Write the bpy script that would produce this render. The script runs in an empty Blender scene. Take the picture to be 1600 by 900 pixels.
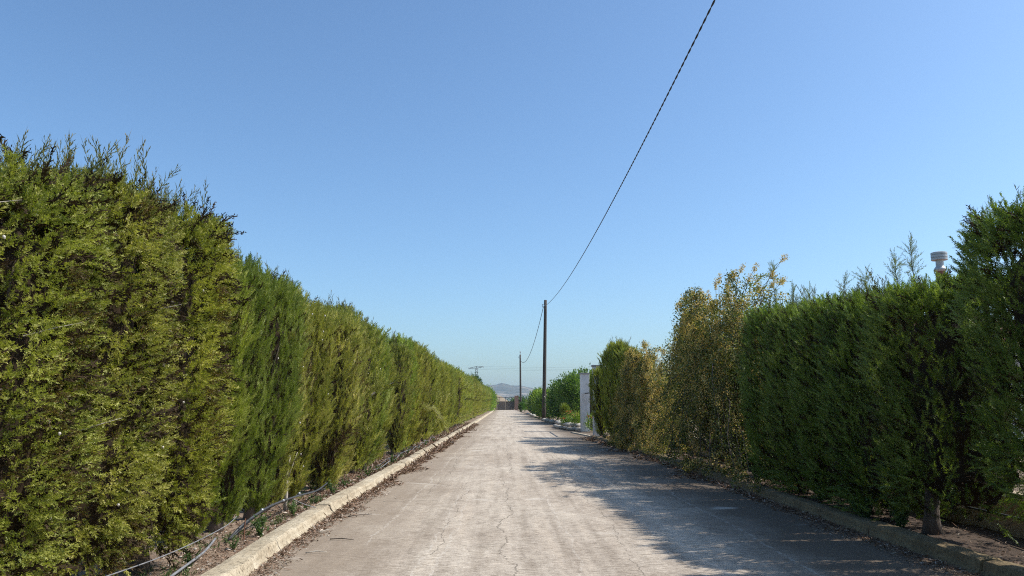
import bpy, math, random
import numpy as np
from mathutils import Vector, Matrix
from mathutils import noise as mnoise

random.seed(7)
rng = np.random.default_rng(7)
S = bpy.context.scene
COL = S.collection

# ------------------------------------------------------------------ camera
cam_d = bpy.data.cameras.new('camera')
cam = bpy.data.objects.new('camera', cam_d)
COL.objects.link(cam)
cam.location = (0, 0, 1.6)
PITCH = math.atan(0.15)
YAW = math.atan(12 / 1200 * math.cos(PITCH))
cam.rotation_euler = (math.pi / 2 + PITCH, 0, -YAW)
cam_d.sensor_width = 36
cam_d.lens = 27
cam_d.clip_start = 0.05
cam_d.clip_end = 12000
S.camera = cam

# ------------------------------------------------------------------ sky and sun
SUN_EL = math.radians(46)
SUN_AZ = math.radians(87)            # clockwise from +Y (the road's direction)
w = bpy.data.worlds.new('World')
S.world = w
w.use_nodes = True
wn = w.node_tree.nodes
wl = w.node_tree.links
bg = wn['Background']
sky = wn.new('ShaderNodeTexSky')
sky.sky_type = 'NISHITA'
sky.sun_disc = False
sky.sun_elevation = SUN_EL
sky.sun_rotation = SUN_AZ
sky.altitude = 0
sky.air_density = 1.0
sky.dust_density = 1.5
sky.ozone_density = 5.0
tintn = wn.new('ShaderNodeMix')
tintn.data_type = 'RGBA'; tintn.blend_type = 'MULTIPLY'
tintn.inputs[0].default_value = 1.0
tintn.inputs[7].default_value = (0.91, 1.04, 1.08, 1)
wl.new(sky.outputs[0], tintn.inputs[6])
wl.new(tintn.outputs[2], bg.inputs[0])
bg.inputs[1].default_value = 0.148
sun_d = bpy.data.lights.new('sun', 'SUN')
sun = bpy.data.objects.new('sun', sun_d)
COL.objects.link(sun)
sun_d.energy = 4.6
sun_d.angle = math.radians(0.53)
sun_d.color = (1.0, 0.95, 0.87)
SV = Vector((math.sin(SUN_AZ) * math.cos(SUN_EL), math.cos(SUN_AZ) * math.cos(SUN_EL), math.sin(SUN_EL)))
sun.rotation_euler = SV.to_track_quat('Z', 'Y').to_euler()
sun.location = SV * 50

S.view_settings.view_transform = 'Standard'
S.view_settings.look = 'None'
S.view_settings.gamma = 1.0
S.view_settings.exposure = 0.25
S.render.resolution_x = 1024
S.render.resolution_y = 576
S.cycles.volume_bounces = 0
S.cycles.use_denoising = False
S.cycles.filter_width = 1.1
S.cycles.sample_clamp_indirect = 4.0
S.cycles.max_bounces = 6
S.cycles.transparent_max_bounces = 8


# ------------------------------------------------------------------ helpers
def tag(o, label=None, cat=None, group=None, kind=None):
    if label: o['label'] = label
    if cat: o['category'] = cat
    if group: o['group'] = group
    if kind: o['kind'] = kind
    return o


def empty(name, loc=(0, 0, 0), rz=0.0):
    o = bpy.data.objects.new(name, None)
    o.empty_display_size = 0.2
    COL.objects.link(o)
    o.location = loc
    o.rotation_euler = (0, 0, rz)
    return o


def link(name, mesh, parent=None):
    o = bpy.data.objects.new(name, mesh)
    COL.objects.link(o)
    if parent: o.parent = parent
    return o


def mesh_np(name, verts, faces, mats, fmat=None, tint=None, smooth=False):
    """verts (N,3); faces: array (M,3) or (M,4), or list of such arrays"""
    if not isinstance(faces, list): faces = [faces]
    me = bpy.data.meshes.new(name)
    verts = np.asarray(verts, dtype=np.float32)
    me.vertices.add(len(verts))
    me.vertices.foreach_set('co', verts.ravel())
    nl = sum(f.size for f in faces)
    npoly = sum(len(f) for f in faces)
    me.loops.add(nl)
    me.polygons.add(npoly)
    me.loops.foreach_set('vertex_index', np.concatenate([np.asarray(f).ravel() for f in faces]).astype(np.int32))
    tot = np.concatenate([np.full(len(f), f.shape[1]) for f in faces]).astype(np.int32)
    st = np.concatenate([[0], np.cumsum(tot)[:-1]]).astype(np.int32)
    me.polygons.foreach_set('loop_start', st)
    me.polygons.foreach_set('loop_total', tot)
    if not isinstance(mats, (list, tuple)): mats = [mats]
    for m in mats: me.materials.append(m)
    if fmat is not None:
        me.polygons.foreach_set('material_index', np.asarray(fmat, dtype=np.int32))
    me.polygons.foreach_set('use_smooth', np.full(npoly, smooth))
    if tint is not None:
        a = me.attributes.new('tint', 'FLOAT', 'POINT')
        a.data.foreach_set('value', np.asarray(tint, dtype=np.float32))
    me.update(calc_edges=True)
    return me


class MB:
    """collects quads / tris for ONE mesh"""
    def __init__(s): s.v = []; s.f = []; s.m = []
    def add(s, verts, faces, m=0):
        b = len(s.v)
        s.v += [tuple(p) for p in verts]
        s.f += [tuple(i + b for i in f) for f in faces]
        s.m += [m] * len(faces)
    def box(s, x0, x1, y0, y1, z0, z1, m=0, bev=0.0):
        if bev <= 0:
            s.add([(x0,y0,z0),(x1,y0,z0),(x1,y1,z0),(x0,y1,z0),(x0,y0,z1),(x1,y0,z1),(x1,y1,z1),(x0,y1,z1)],
                  [(0,3,2,1),(4,5,6,7),(0,1,5,4),(1,2,6,5),(2,3,7,6),(3,0,4,7)], m)
        else:
            b = bev
            ring = [(x0+b,y0),(x1-b,y0),(x1,y0+b),(x1,y1-b),(x1-b,y1),(x0+b,y1),(x0,y1-b),(x0,y0+b)]
            cx, cy = (x0+x1)/2, (y0+y1)/2
            inr = [(cx+(px-cx)*(1-b/max(1e-6,(x1-x0)/2)), cy+(py-cy)*(1-b/max(1e-6,(y1-y0)/2))) for px, py in ring]
            vs = [(px,py,z0) for px,py in inr]+[(px,py,z0+b) for px,py in ring]+[(px,py,z1-b) for px,py in ring]+[(px,py,z1) for px,py in inr]
            fs = [tuple(reversed(range(8))), tuple(range(24, 32))]
            for r in range(3):
                for i in range(8):
                    j = (i+1) % 8
                    fs.append((r*8+i, r*8+j, r*8+8+j, r*8+8+i))
            s.add(vs, fs, m)
    def tube(s, pts, rads, n=8, m=0, cap=True):
        pts = [Vector(p) for p in pts]
        if not isinstance(rads, (list, tuple)): rads = [rads]*len(pts)
        vs = []; fs = []
        ref = None
        for i, p in enumerate(pts):
            d = (pts[min(i+1, len(pts)-1)] - pts[max(i-1, 0)]).normalized()
            if ref is None:
                ref = Vector((1,0,0)) if abs(d.x) < 0.8 else Vector((0,1,0))
            u = (ref - d*ref.dot(d)).normalized(); ref = u
            v = d.cross(u)
            for k in range(n):
                a = 2*math.pi*k/n
                vs.append(p + (u*math.cos(a)+v*math.sin(a))*rads[i])
        for i in range(len(pts)-1):
            for k in range(n):
                k2 = (k+1) % n
                fs.append((i*n+k, i*n+k2, (i+1)*n+k2, (i+1)*n+k))
        if cap:
            fs.append(tuple(reversed(range(n))))
            fs.append(tuple(range((len(pts)-1)*n, len(pts)*n)))
        s.add(vs, fs, m)
    def lathe(s, prof, c=(0,0,0), n=20, m=0):
        vs = []; fs = []
        for r, z in prof:
            for k in range(n):
                a = 2*math.pi*k/n
                vs.append((c[0]+r*math.cos(a), c[1]+r*math.sin(a), c[2]+z))
        for i in range(len(prof)-1):
            for k in range(n):
                k2 = (k+1) % n
                fs.append((i*n+k, i*n+k2, (i+1)*n+k2, (i+1)*n+k))
        fs.append(tuple(reversed(range(n)))); fs.append(tuple(range((len(prof)-1)*n, len(prof)*n)))
        s.add(vs, fs, m)
    def mesh(s, name, mats, smooth=False):
        me = bpy.data.meshes.new(name)
        me.from_pydata(s.v, [], s.f)
        if not isinstance(mats, (list, tuple)): mats = [mats]
        for q in mats: me.materials.append(q)
        me.polygons.foreach_set('material_index', s.m)
        me.polygons.foreach_set('use_smooth', [smooth]*len(s.f))
        me.update()
        return me
    def build(s, name, mats, parent=None, smooth=False):
        return link(name, s.mesh(name, mats, smooth), parent)


# ------------------------------------------------------------------ materials
def new_mat(name):
    m = bpy.data.materials.new(name)
    m.use_nodes = True
    nt = m.node_tree
    return m, nt.nodes, nt.links, nt.nodes['Principled BSDF']


def nz(n, l, scale, detail=4, rough=0.55, vec=None, stretch=None, dist=0.0):
    t = n.new('ShaderNodeTexNoise')
    t.inputs['Scale'].default_value = scale
    t.inputs['Detail'].default_value = detail
    t.inputs['Roughness'].default_value = rough
    t.inputs['Distortion'].default_value = dist
    if vec is not None:
        if stretch:
            mp = n.new('ShaderNodeMapping')
            mp.inputs['Scale'].default_value = stretch
            l.new(vec, mp.inputs['Vector'])
            vec = mp.outputs[0]
        l.new(vec, t.inputs['Vector'])
    return t.outputs['Fac']


def ramp(n, l, fac, stops):
    r = n.new('ShaderNodeValToRGB')
    el = r.color_ramp.elements
    while len(el) > 1: el.remove(el[0])
    el[0].position = stops[0][0]; el[0].color = (*stops[0][1], 1)
    for p, c in stops[1:]:
        e = el.new(p); e.color = (*c, 1)
    l.new(fac, r.inputs[0])
    return r.outputs[0]


def mth(n, l, op, a, b=None, c=None, clamp=False):
    t = n.new('ShaderNodeMath'); t.operation = op; t.use_clamp = clamp
    for i, v in enumerate((a, b, c)):
        if v is None: continue
        if isinstance(v, (int, float)): t.inputs[i].default_value = v
        else: l.new(v, t.inputs[i])
    return t.outputs[0]


def mixc(n, l, fac, a, b, mode='MIX'):
    t = n.new('ShaderNodeMix'); t.data_type = 'RGBA'; t.blend_type = mode
    for s, v in ((0, fac), (6, a), (7, b)):
        if isinstance(v, (int, float)): t.inputs[s].default_value = v
        elif isinstance(v, tuple): t.inputs[s].default_value = (*v, 1)
        else: l.new(v, t.inputs[s])
    return t.outputs[2]


def bump(n, l, h, strength, dist, bsdf):
    b = n.new('ShaderNodeBump')
    b.inputs['Strength'].default_value = strength
    b.inputs['Distance'].default_value = dist
    l.new(h, b.inputs['Height'])
    l.new(b.outputs[0], bsdf.inputs['Normal'])


def simple(name, c1, c2, scale=8, rough=0.85, bmp=0.3, bd=0.01, metal=0.0, stretch=None, detail=5):
    m, n, l, b = new_mat(name)
    tc = n.new('ShaderNodeTexCoord').outputs['Object']
    f = nz(n, l, scale, detail, 0.6, tc, stretch)
    l.new(ramp(n, l, f, [(0.3, c1), (0.7, c2)]), b.inputs['Base Color'])
    b.inputs['Roughness'].default_value = rough
    b.inputs['Metallic'].default_value = metal
    f2 = nz(n, l, scale*5, 4, 0.6, tc, stretch)
    bump(n, l, f2, bmp, bd, b)
    return m


def leaf_mat(name, stops, transl=0.25, rough=0.6, spec=0.3, use_obj=True):
    """leaf colour from the per-leaf tint, varied by the object's own colour"""
    m, n, l, b = new_mat(name)
    at = n.new('ShaderNodeAttribute'); at.attribute_name = 'tint'
    col = ramp(n, l, at.outputs['Fac'], stops)
    if use_obj:
        oi = n.new('ShaderNodeObjectInfo')
        col = mixc(n, l, 1.0, col, oi.outputs['Color'], 'MULTIPLY')
    l.new(col, b.inputs['Base Color'])
    b.inputs['Roughness'].default_value = rough
    b.inputs['Specular IOR Level'].default_value = spec
    tr = n.new('ShaderNodeBsdfTranslucent')
    l.new(mixc(n, l, 1.0, col, (1.1, 1.25, 0.5), 'MULTIPLY'), tr.inputs['Color'])
    mx = n.new('ShaderNodeMixShader'); mx.inputs[0].default_value = transl
    l.new(b.outputs[0], mx.inputs[1]); l.new(tr.outputs[0], mx.inputs[2])
    out = [q for q in n if q.type == 'OUTPUT_MATERIAL'][0]
    l.new(mx.outputs[0], out.inputs['Surface'])
    return m


M_CYP = leaf_mat('cypress_green', [(0.0, (0.045, 0.030, 0.014)), (0.13, (0.19, 0.125, 0.045)), (0.2, (0.10, 0.13, 0.026)),
                                   (0.55, (0.25, 0.255, 0.052)), (0.85, (0.38, 0.36, 0.10)), (1.0, (0.52, 0.48, 0.20))], 0.36, 0.5, 0.35)
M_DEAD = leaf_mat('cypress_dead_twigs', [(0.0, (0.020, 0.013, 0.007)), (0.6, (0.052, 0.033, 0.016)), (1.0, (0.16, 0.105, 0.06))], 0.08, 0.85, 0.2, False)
M_SHOOT = leaf_mat('cypress_shoot_tips', [(0.0, (0.13, 0.145, 0.035)), (0.45, (0.17, 0.165, 0.055)), (1.0, (0.21, 0.165, 0.10))], 0.12, 0.7, 0.25, False)
M_BARK = simple('cypress_bark', (0.06, 0.043, 0.032), (0.15, 0.115, 0.088), 14, 0.9, 0.8, 0.02, stretch=(1, 1, 0.18))
M_PALEBARK = simple('pale_bark', (0.30, 0.26, 0.21), (0.5, 0.45, 0.38), 14, 0.9, 0.6, 0.01, stretch=(1, 1, 0.2))
M_OLIVE = leaf_mat('shrub_leaf', [(0.0, (0.06, 0.062, 0.018)), (0.5, (0.10, 0.118, 0.03)), (1.0, (0.30, 0.29, 0.08))], 0.4, 0.5, 0.4)
M_OCHRE = leaf_mat('dry_flower_cluster', [(0.0, (0.30, 0.165, 0.05)), (0.5, (0.60, 0.42, 0.15)), (1.0, (0.78, 0.61, 0.30))], 0.35, 0.9, 0.15, False)
M_BROAD = leaf_mat('broad_leaf', [(0.0, (0.04, 0.085, 0.018)), (0.5, (0.11, 0.19, 0.035)), (1.0, (0.22, 0.31, 0.06))], 0.4, 0.4, 0.5)
M_WEED = leaf_mat('weed_leaf', [(0.0, (0.05, 0.09, 0.03)), (0.5, (0.10, 0.16, 0.05)), (1.0, (0.20, 0.24, 0.09))], 0.3, 0.6, 0.3)
M_RED = simple('red_petal', (0.55, 0.02, 0.04), (0.7, 0.05, 0.08), 30, 0.6, 0.1)
M_ORANGE = simple('orange_petal', (0.6, 0.15, 0.05), (0.65, 0.25, 0.1), 30, 0.6, 0.1)
M_WHITEWALL = simple('white_render', (0.42, 0.40, 0.37), (0.78, 0.77, 0.74), 2.2, 0.9, 0.35, 0.006, stretch=(1, 1, 0.35), detail=8)
M_CAP = simple('grey_cap_stone', (0.18, 0.18, 0.18), (0.32, 0.31, 0.3), 10, 0.9, 0.3, 0.005)
M_TANWALL = simple('tan_render', (0.34, 0.25, 0.16), (0.52, 0.41, 0.28), 4, 0.95, 0.5, 0.01)
M_GATE = simple('dark_gate_paint', (0.030, 0.022, 0.020), (0.065, 0.045, 0.038), 6, 0.6, 0.15, 0.003)
M_BRICK = simple('red_brick', (0.24, 0.13, 0.09), (0.38, 0.22, 0.155), 12, 0.9, 0.4, 0.005)
M_MORTAR = simple('mortar', (0.34, 0.27, 0.22), (0.45, 0.38, 0.31), 20, 0.95, 0.4, 0.004)
M_POLE = simple('creosoted_wood', (0.028, 0.022, 0.018), (0.085, 0.065, 0.05), 9, 0.85, 0.5, 0.008, stretch=(1, 1, 0.06))
M_STEEL = simple('galvanised_steel', (0.32, 0.33, 0.34), (0.5, 0.51, 0.52), 12, 0.45, 0.15, 0.002, metal=0.6)
M_PYLON = simple('pylon_steel', (0.13, 0.14, 0.15), (0.22, 0.23, 0.24), 5, 0.7, 0.1, 0.002)
M_CABLE = simple('black_cable', (0.012, 0.012, 0.014), (0.03, 0.03, 0.034), 30, 0.6, 0.1, 0.001)
M_PIPE = simple('weathered_poly_pipe', (0.018, 0.019, 0.021), (0.075, 0.078, 0.082), 22, 0.55, 0.2, 0.002)
M_PIPEGREY = simple('grey_pipe', (0.11, 0.11, 0.115), (0.26, 0.26, 0.27), 18, 0.6, 0.2, 0.002)
M_RUST = simple('rusty_iron', (0.10, 0.04, 0.02), (0.24, 0.11, 0.06), 30, 0.9, 0.5, 0.002)
M_STONE = simple('pale_rock', (0.33, 0.29, 0.24), (0.56, 0.52, 0.45), 6, 0.95, 0.7, 0.02)
M_SNAIL = simple('snail_shell', (0.45, 0.40, 0.33), (0.66, 0.62, 0.55), 90, 0.5, 0.1, 0.001)
M_CLAY = simple('terracotta', (0.20, 0.085, 0.055), (0.32, 0.14, 0.095), 10, 0.85, 0.2, 0.004)
M_COWL = simple('cowl_metal', (0.36, 0.38, 0.38), (0.50, 0.52, 0.52), 8, 0.5, 0.1, 0.002, metal=0.2)
M_COWLDARK = simple('cowl_slot', (0.05, 0.05, 0.06), (0.1, 0.1, 0.11), 8, 0.6, 0.1, 0.002)


def ground_mat():
    m, n, l, b = new_mat('dry_ground')
    tc = n.new('ShaderNodeTexCoord').outputs['Object']
    f = nz(n, l, 0.02, 6, 0.6, tc); g = nz(n, l, 1.3, 8, 0.65, tc)
    c1 = ramp(n, l, f, [(0.35, (0.20, 0.15, 0.085)), (0.55, (0.30, 0.235, 0.145)), (0.7, (0.13, 0.13, 0.06))])
    c2 = ramp(n, l, g, [(0.3, (0.55, 0.5, 0.45)), (0.7, (1.15, 1.1, 1.05))])
    l.new(mixc(n, l, 1.0, c1, c2, 'MULTIPLY'), b.inputs['Base Color'])
    b.inputs['Roughness'].default_value = 0.95
    bump(n, l, g, 0.6, 0.05, b)
    return m


def soil_mat(name='soil_with_debris', k=(1, 1, 1)):
    m, n, l, b = new_mat(name)
    tc = n.new('ShaderNodeTexCoord').outputs['Object']
    g = nz(n, l, 3.0, 8, 0.7, tc); h = nz(n, l, 45, 4, 0.7, tc)
    c1 = ramp(n, l, g, [(0.3, (0.12, 0.08, 0.055)), (0.5, (0.24, 0.175, 0.125)), (0.7, (0.36, 0.28, 0.205))])
    c2 = ramp(n, l, h, [(0.35, (0.5, 0.47, 0.42)), (0.5, (1, 0.97, 0.93)), (0.68, (1.35, 1.25, 1.15))])
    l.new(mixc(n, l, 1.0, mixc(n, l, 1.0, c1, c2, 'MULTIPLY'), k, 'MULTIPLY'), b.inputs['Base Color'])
    b.inputs['Roughness'].default_value = 0.97
    bump(n, l, h, 0.8, 0.02, b)
    return m


def road_mat():
    m, n, l, b = new_mat('broomed_concrete')
    tc = n.new('ShaderNodeTexCoord').outputs['Object']
    sx = n.new('ShaderNodeSeparateXYZ'); l.new(tc, sx.inputs[0])
    X, Y = sx.outputs[0], sx.outputs[1]
    big = nz(n, l, 0.6, 8, 0.72, tc, (1.0, 0.4, 1), 0.5)
    mid = nz(n, l, 3.6, 8, 0.78, tc, (1.0, 0.6, 1), 0.6)
    lng = nz(n, l, 2.6, 5, 0.6, tc, (1.6, 0.06, 1))            # tyre-worn bands along the road
    broom = nz(n, l, 30, 5, 0.72, tc, (0.30, 1.3, 1), 0.9)       # raked grooves across it
    fine = nz(n, l, 95, 4, 0.8, tc, (0.55, 1.0, 1))
    base = ramp(n, l, big, [(0.30, (0.33, 0.282, 0.235)), (0.45, (0.43, 0.378, 0.325)), (0.62, (0.51, 0.46, 0.40)), (0.78, (0.57, 0.52, 0.46))])
    base = mixc(n, l, 0.85, base, ramp(n, l, mid, [(0.28, (0.66, 0.63, 0.60)), (0.5, (1, 1, 1)), (0.72, (1.16, 1.15, 1.13))]), 'MULTIPLY')
    base = mixc(n, l, 0.8, base, ramp(n, l, lng, [(0.33, (0.72, 0.70, 0.68)), (0.5, (1, 1, 1)), (0.68, (1.15, 1.14, 1.12))]), 'MULTIPLY')
    base = mixc(n, l, 0.9, base, ramp(n, l, broom, [(0.34, (0.34, 0.31, 0.28)), (0.45, (0.82, 0.80, 0.78)), (0.53, (1.06, 1.06, 1.06)), (0.66, (1.26, 1.26, 1.25))]), 'MULTIPLY')
    base = mixc(n, l, 0.7, base, ramp(n, l, fine, [(0.36, (0.45, 0.42, 0.40)), (0.47, (0.95, 0.94, 0.93)), (0.62, (1.22, 1.22, 1.22))]), 'MULTIPLY')
    # brown dirt swept to the left margin, dirt and painted hedge shade at the right
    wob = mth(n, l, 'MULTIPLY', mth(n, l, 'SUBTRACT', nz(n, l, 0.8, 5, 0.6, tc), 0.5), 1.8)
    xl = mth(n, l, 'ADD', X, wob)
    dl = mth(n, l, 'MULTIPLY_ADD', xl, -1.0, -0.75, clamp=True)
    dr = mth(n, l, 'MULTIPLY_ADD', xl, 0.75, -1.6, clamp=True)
    base = mixc(n, l, mth(n, l, 'MULTIPLY', dl, 0.72), base, mixc(n, l, fine, (0.15, 0.115, 0.088), (0.33, 0.265, 0.205)))
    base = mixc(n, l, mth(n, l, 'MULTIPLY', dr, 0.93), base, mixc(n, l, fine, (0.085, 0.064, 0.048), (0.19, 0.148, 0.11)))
    # cracks: x = wandering line, y = wandering joints
    crack = None
    def crackline(coord, along, off, amp, sc, wid, seed, lo=None, hi=None):
        cv = n.new('ShaderNodeCombineXYZ')
        l.new(along, cv.inputs[0]); cv.inputs[1].default_value = seed
        a = nz(n, l, sc, 6, 0.62, cv.outputs[0])
        pos = mth(n, l, 'MULTIPLY_ADD', mth(n, l, 'SUBTRACT', a, 0.5), amp, off)
        d = mth(n, l, 'ABSOLUTE', mth(n, l, 'SUBTRACT', coord, pos))
        ww = mth(n, l, 'MULTIPLY', mid, wid*2)
        r = mth(n, l, 'LESS_THAN', d, ww)
        if lo is not None:
            r = mth(n, l, 'MULTIPLY', r, mth(n, l, 'GREATER_THAN', along, lo))
            r = mth(n, l, 'MULTIPLY', r, mth(n, l, 'LESS_THAN', along, hi))
        return r
    specs = [(X, Y, 0.05, 1.0, 0.45, 0.009, 3.1, -5, 60), (X, Y, -0.75, 0.8, 0.5, 0.006, 8.7, 8.5, 16),
             (X, Y, 1.35, 1.2, 0.3, 0.006, 14.2, 6, 24), (X, Y, -1.3, 0.9, 0.3, 0.006, 24.2, 14, 40),
             (Y, X, 13.2, 1.2, 0.5, 0.012, 31.0, -2.6, 4.6), (Y, X, 20.5, 1.6, 0.5, 0.02, 37.0, -2.6, 4.6),
             (Y, X, 31.0, 2.0, 0.5, 0.03, 41.0, -2.6, 4.6), (Y, X, 9.7, 0.7, 0.5, 0.007, 47.0, -0.3, 2.6),
             (Y, X, 44.0, 2.4, 0.5, 0.05, 51.0, -2.6, 4.6), (Y, X, 60.0, 2.4, 0.5, 0.07, 53.0, -2.6, 4.6)]
    for sp in specs:
        c = crackline(*sp)
        crack = c if crack is None else mth(n, l, 'MAXIMUM', crack, c)
    gap = mth(n, l, 'GREATER_THAN', nz(n, l, 2.0, 6, 0.75, tc), 0.46)
    crack = mth(n, l, 'MULTIPLY', crack, gap)
    base = mixc(n, l, mth(n, l, 'MULTIPLY', crack, 0.62), base, (0.14, 0.12, 0.10))
    # pale scraped streaks running along the road
    st = None
    for sp in [(X, Y, -0.62, 0.5, 0.35, 0.018, 61, 5, 15), (X, Y, -0.80, 0.5, 0.35, 0.014, 61, 5, 14), (X, Y, 0.75, 0.5, 0.3, 0.016, 67, 6, 30), (X, Y, 2.15, 0.7, 0.3, 0.03, 71, 6, 60), (X, Y, 1.9, 0.7, 0.3, 0.014, 71, 6, 60), (X, Y, 3.0, 0.6, 0.3, 0.02, 77, 6, 40), (X, Y, -1.55, 0.6, 0.3, 0.02, 79, 9, 60)]:
        c = crackline(*sp); st = c if st is None else mth(n, l, 'MAXIMUM', st, c)
    sg = mth(n, l, 'GREATER_THAN', nz(n, l, 16, 5, 0.8, tc, (1.0, 0.35, 1)), 0.5)
    base = mixc(n, l, mth(n, l, 'MULTIPLY', mth(n, l, 'MULTIPLY', st, sg), 0.32), base, (0.62, 0.58, 0.53))
    # smooth cement patches
    pt = nz(n, l, 0.9, 2, 0.4, tc, (0.8, 1.3, 1), 0.3)
    pm = mth(n, l, 'MULTIPLY_ADD', pt, 14, -9.6, clamp=True)
    base = mixc(n, l, mth(n, l, 'MULTIPLY', pm, 0.6), base, (0.62, 0.58, 0.53))
    base = mixc(n, l, 1.0, base, (1.05, 1.02, 0.96), 'MULTIPLY')
    l.new(base, b.inputs['Base Color'])
    b.inputs['Roughness'].default_value = 0.93
    b.inputs['Specular IOR Level'].default_value = 0.25
    hgt = mth(n, l, 'ADD', mth(n, l, 'MULTIPLY', broom, 1.0), mth(n, l, 'MULTIPLY', fine, 0.35))
    hgt = mth(n, l, 'SUBTRACT', hgt, mth(n, l, 'MULTIPLY', crack, 0.8))
    hgt = mth(n, l, 'MULTIPLY', hgt, mth(n, l, 'MULTIPLY_ADD', pm, -0.7, 1.0))
    bump(n, l, hgt, 0.75, 0.012, b)
    return m


def kerb_mat(name='rough_kerb_mortar', k=(1, 1, 1)):
    m, n, l, b = new_mat(name)
    tc = n.new('ShaderNodeTexCoord').outputs['Object']
    g = nz(n, l, 2.2, 6, 0.65, tc); h = nz(n, l, 28, 6, 0.75, tc)
    c1 = ramp(n, l, g, [(0.3, (0.33, 0.265, 0.18)), (0.5, (0.47, 0.40, 0.29)), (0.7, (0.58, 0.51, 0.39))])
    c2 = ramp(n, l, h, [(0.36, (0.28, 0.25, 0.22)), (0.45, (0.88, 0.86, 0.83)), (0.68, (1.2, 1.18, 1.15))])
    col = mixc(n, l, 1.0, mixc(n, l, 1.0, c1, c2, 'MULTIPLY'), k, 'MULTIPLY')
    l.new(col, b.inputs['Base Color'])
    b.inputs['Roughness'].default_value = 0.95
    bump(n, l, h, 0.9, 0.015, b)
    return m


def mountain_mat():
    m, n, l, b = new_mat('scrubby_mountainside')
    tc = n.new('ShaderNodeTexCoord').outputs['Object']
    f = nz(n, l, 0.012, 8, 0.65, tc); g = nz(n, l, 0.05, 6, 0.6, tc)
    c = ramp(n, l, f, [(0.38, (0.045, 0.05, 0.035)), (0.52, (0.11, 0.10, 0.075)), (0.62, (0.30, 0.24, 0.185))])
    l.new(mixc(n, l, 0.7, c, ramp(n, l, g, [(0.4, (0.5, 0.55, 0.5)), (0.6, (1.1, 1.05, 1.0))]), 'MULTIPLY'), b.inputs['Base Color'])
    b.inputs['Roughness'].default_value = 1.0
    bump(n, l, g, 0.5, 6, b)
    return m


M_SOILSHADE = soil_mat('shade_tinted_soil', (0.30, 0.27, 0.25))  # soil colour darkened to paint in the shade under the right hedge
M_KERBDARK = kerb_mat('dirty_shade_tinted_kerb', (0.46, 0.40, 0.28))  # right kerb colour: olive-brown dirt plus the hedge's shade painted in
M_GROUND, M_SOIL, M_ROAD, M_KERB, M_MTN = ground_mat(), soil_mat(), road_mat(), kerb_mat(), mountain_mat()


# ------------------------------------------------------------------ terrain
def sheet(name, xs, ys, zf, mat):
    X, Y = np.meshgrid(xs, ys)
    Z = np.vectorize(zf)(X, Y)
    v = np.stack([X.ravel(), Y.ravel(), Z.ravel()], 1)
    nx, ny = len(xs), len(ys)
    i = np.arange(nx-1)[None, :] + np.arange(ny-1)[:, None]*nx
    f = np.stack([i, i+1, i+1+nx, i+nx], -1).reshape(-1, 4)
    return tag(link(name, mesh_np(name, v, f, mat, smooth=True)), kind='structure')


def pn(x, y, s, seed=0.0):
    return mnoise.noise(Vector((x*s, y*s, seed)))


def kerbx_right(y):          # road-side foot of the right kerb
    return float(np.interp(y, [-4, 7, 17, 25, 36, 46, 58, 75, 110, 180], [4.48, 4.46, 4.38, 4.25, 3.95, 4.2, 3.9, 3.6, 3.3, 2.9]))


def kerbx_left(y):
    return float(np.interp(y, [-4, 7.5, 11, 21, 60, 180], [-2.40, -2.40, -2.52, -2.44, -2.3, -2.15])) + 0.03*pn(0, y, 0.5, 5)


sheet('ground', [-1500, -400, -100, -20, 20, 100, 400, 1500], [-60, -10, 50, 200, 500, 1500, 3950], lambda x, y: -0.06, M_GROUND)
ys = np.concatenate([np.arange(-4, 30, 0.5), np.arange(30, 186, 3.0)])
ROAD_Z = 0.0
vv = []; ff = []
for j, y in enumerate(ys):
    xl, xr = kerbx_left(y)-0.12, kerbx_right(y)+0.15 + (1.2 if 37.2 < y < 43.8 else 0)
    for i in range(13):
        x = xl+(xr-xl)*i/12
        vv.append((x, y, ROAD_Z + 0.012*pn(x, y, 0.4, 2) + 0.004*pn(x, y, 2.0, 3)))
for j in range(len(ys)-1):
    for i in range(12):
        a = j*13+i
        ff.append((a, a+1, a+14, a+13))
tag(link('road', mesh_np('road', np.array(vv), np.array(ff), M_ROAD, smooth=True)), kind='structure')


def soil_l(x, y):
    return 0.075 + 0.03*pn(x, y, 1.4, 1) + 0.012*pn(x, y, 6, 4)
def soil_r(x, y):
    if y > 36.5 and y < 44.3: return 0.02
    return 0.075 + 0.03*pn(x, y, 1.4, 9) + 0.012*pn(x, y, 6, 4)


yl = np.concatenate([np.arange(-2, 24, 0.12), np.arange(24, 60, 0.6), np.arange(60, 184, 3)])
sheet('verge', np.linspace(-6.2, -2.56, 26), yl, soil_l, M_SOIL)
yr = np.concatenate([np.arange(-2, 20, 0.14), np.arange(20, 37, 0.5)])
vr = []; NX = 16
for y in yr:
    for i in range(NX):
        x = kerbx_right(y)+0.13 + (6.02-kerbx_right(y)-0.13)*i/(NX-1)
        vr.append((x, y, soil_r(x, y)))
i = np.arange(NX-1)[None, :] + np.arange(len(yr)-1)[:, None]*NX
tag(link('verge', mesh_np('verge', np.array(vr), np.stack([i, i+1, i+1+NX, i+NX], -1).reshape(-1, 4), M_SOILSHADE, smooth=True)), kind='structure')
yr2 = np.concatenate([np.arange(37.0, 60, 0.6), np.arange(60, 184, 3)])
vr = []
for y in yr2:
    for i in range(NX):
        x0 = kerbx_right(y)+(0.05 if y > 44 else 1.1)
        x = x0 + (11-x0)*(i/(NX-1))**1.5
        vr.append((x, y, (0.05+0.03*pn(x, y, 1.2, 9)) if y > 44.4 else 0.012))
i = np.arange(NX-1)[None, :] + np.arange(len(yr2)-1)[:, None]*NX
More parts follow.
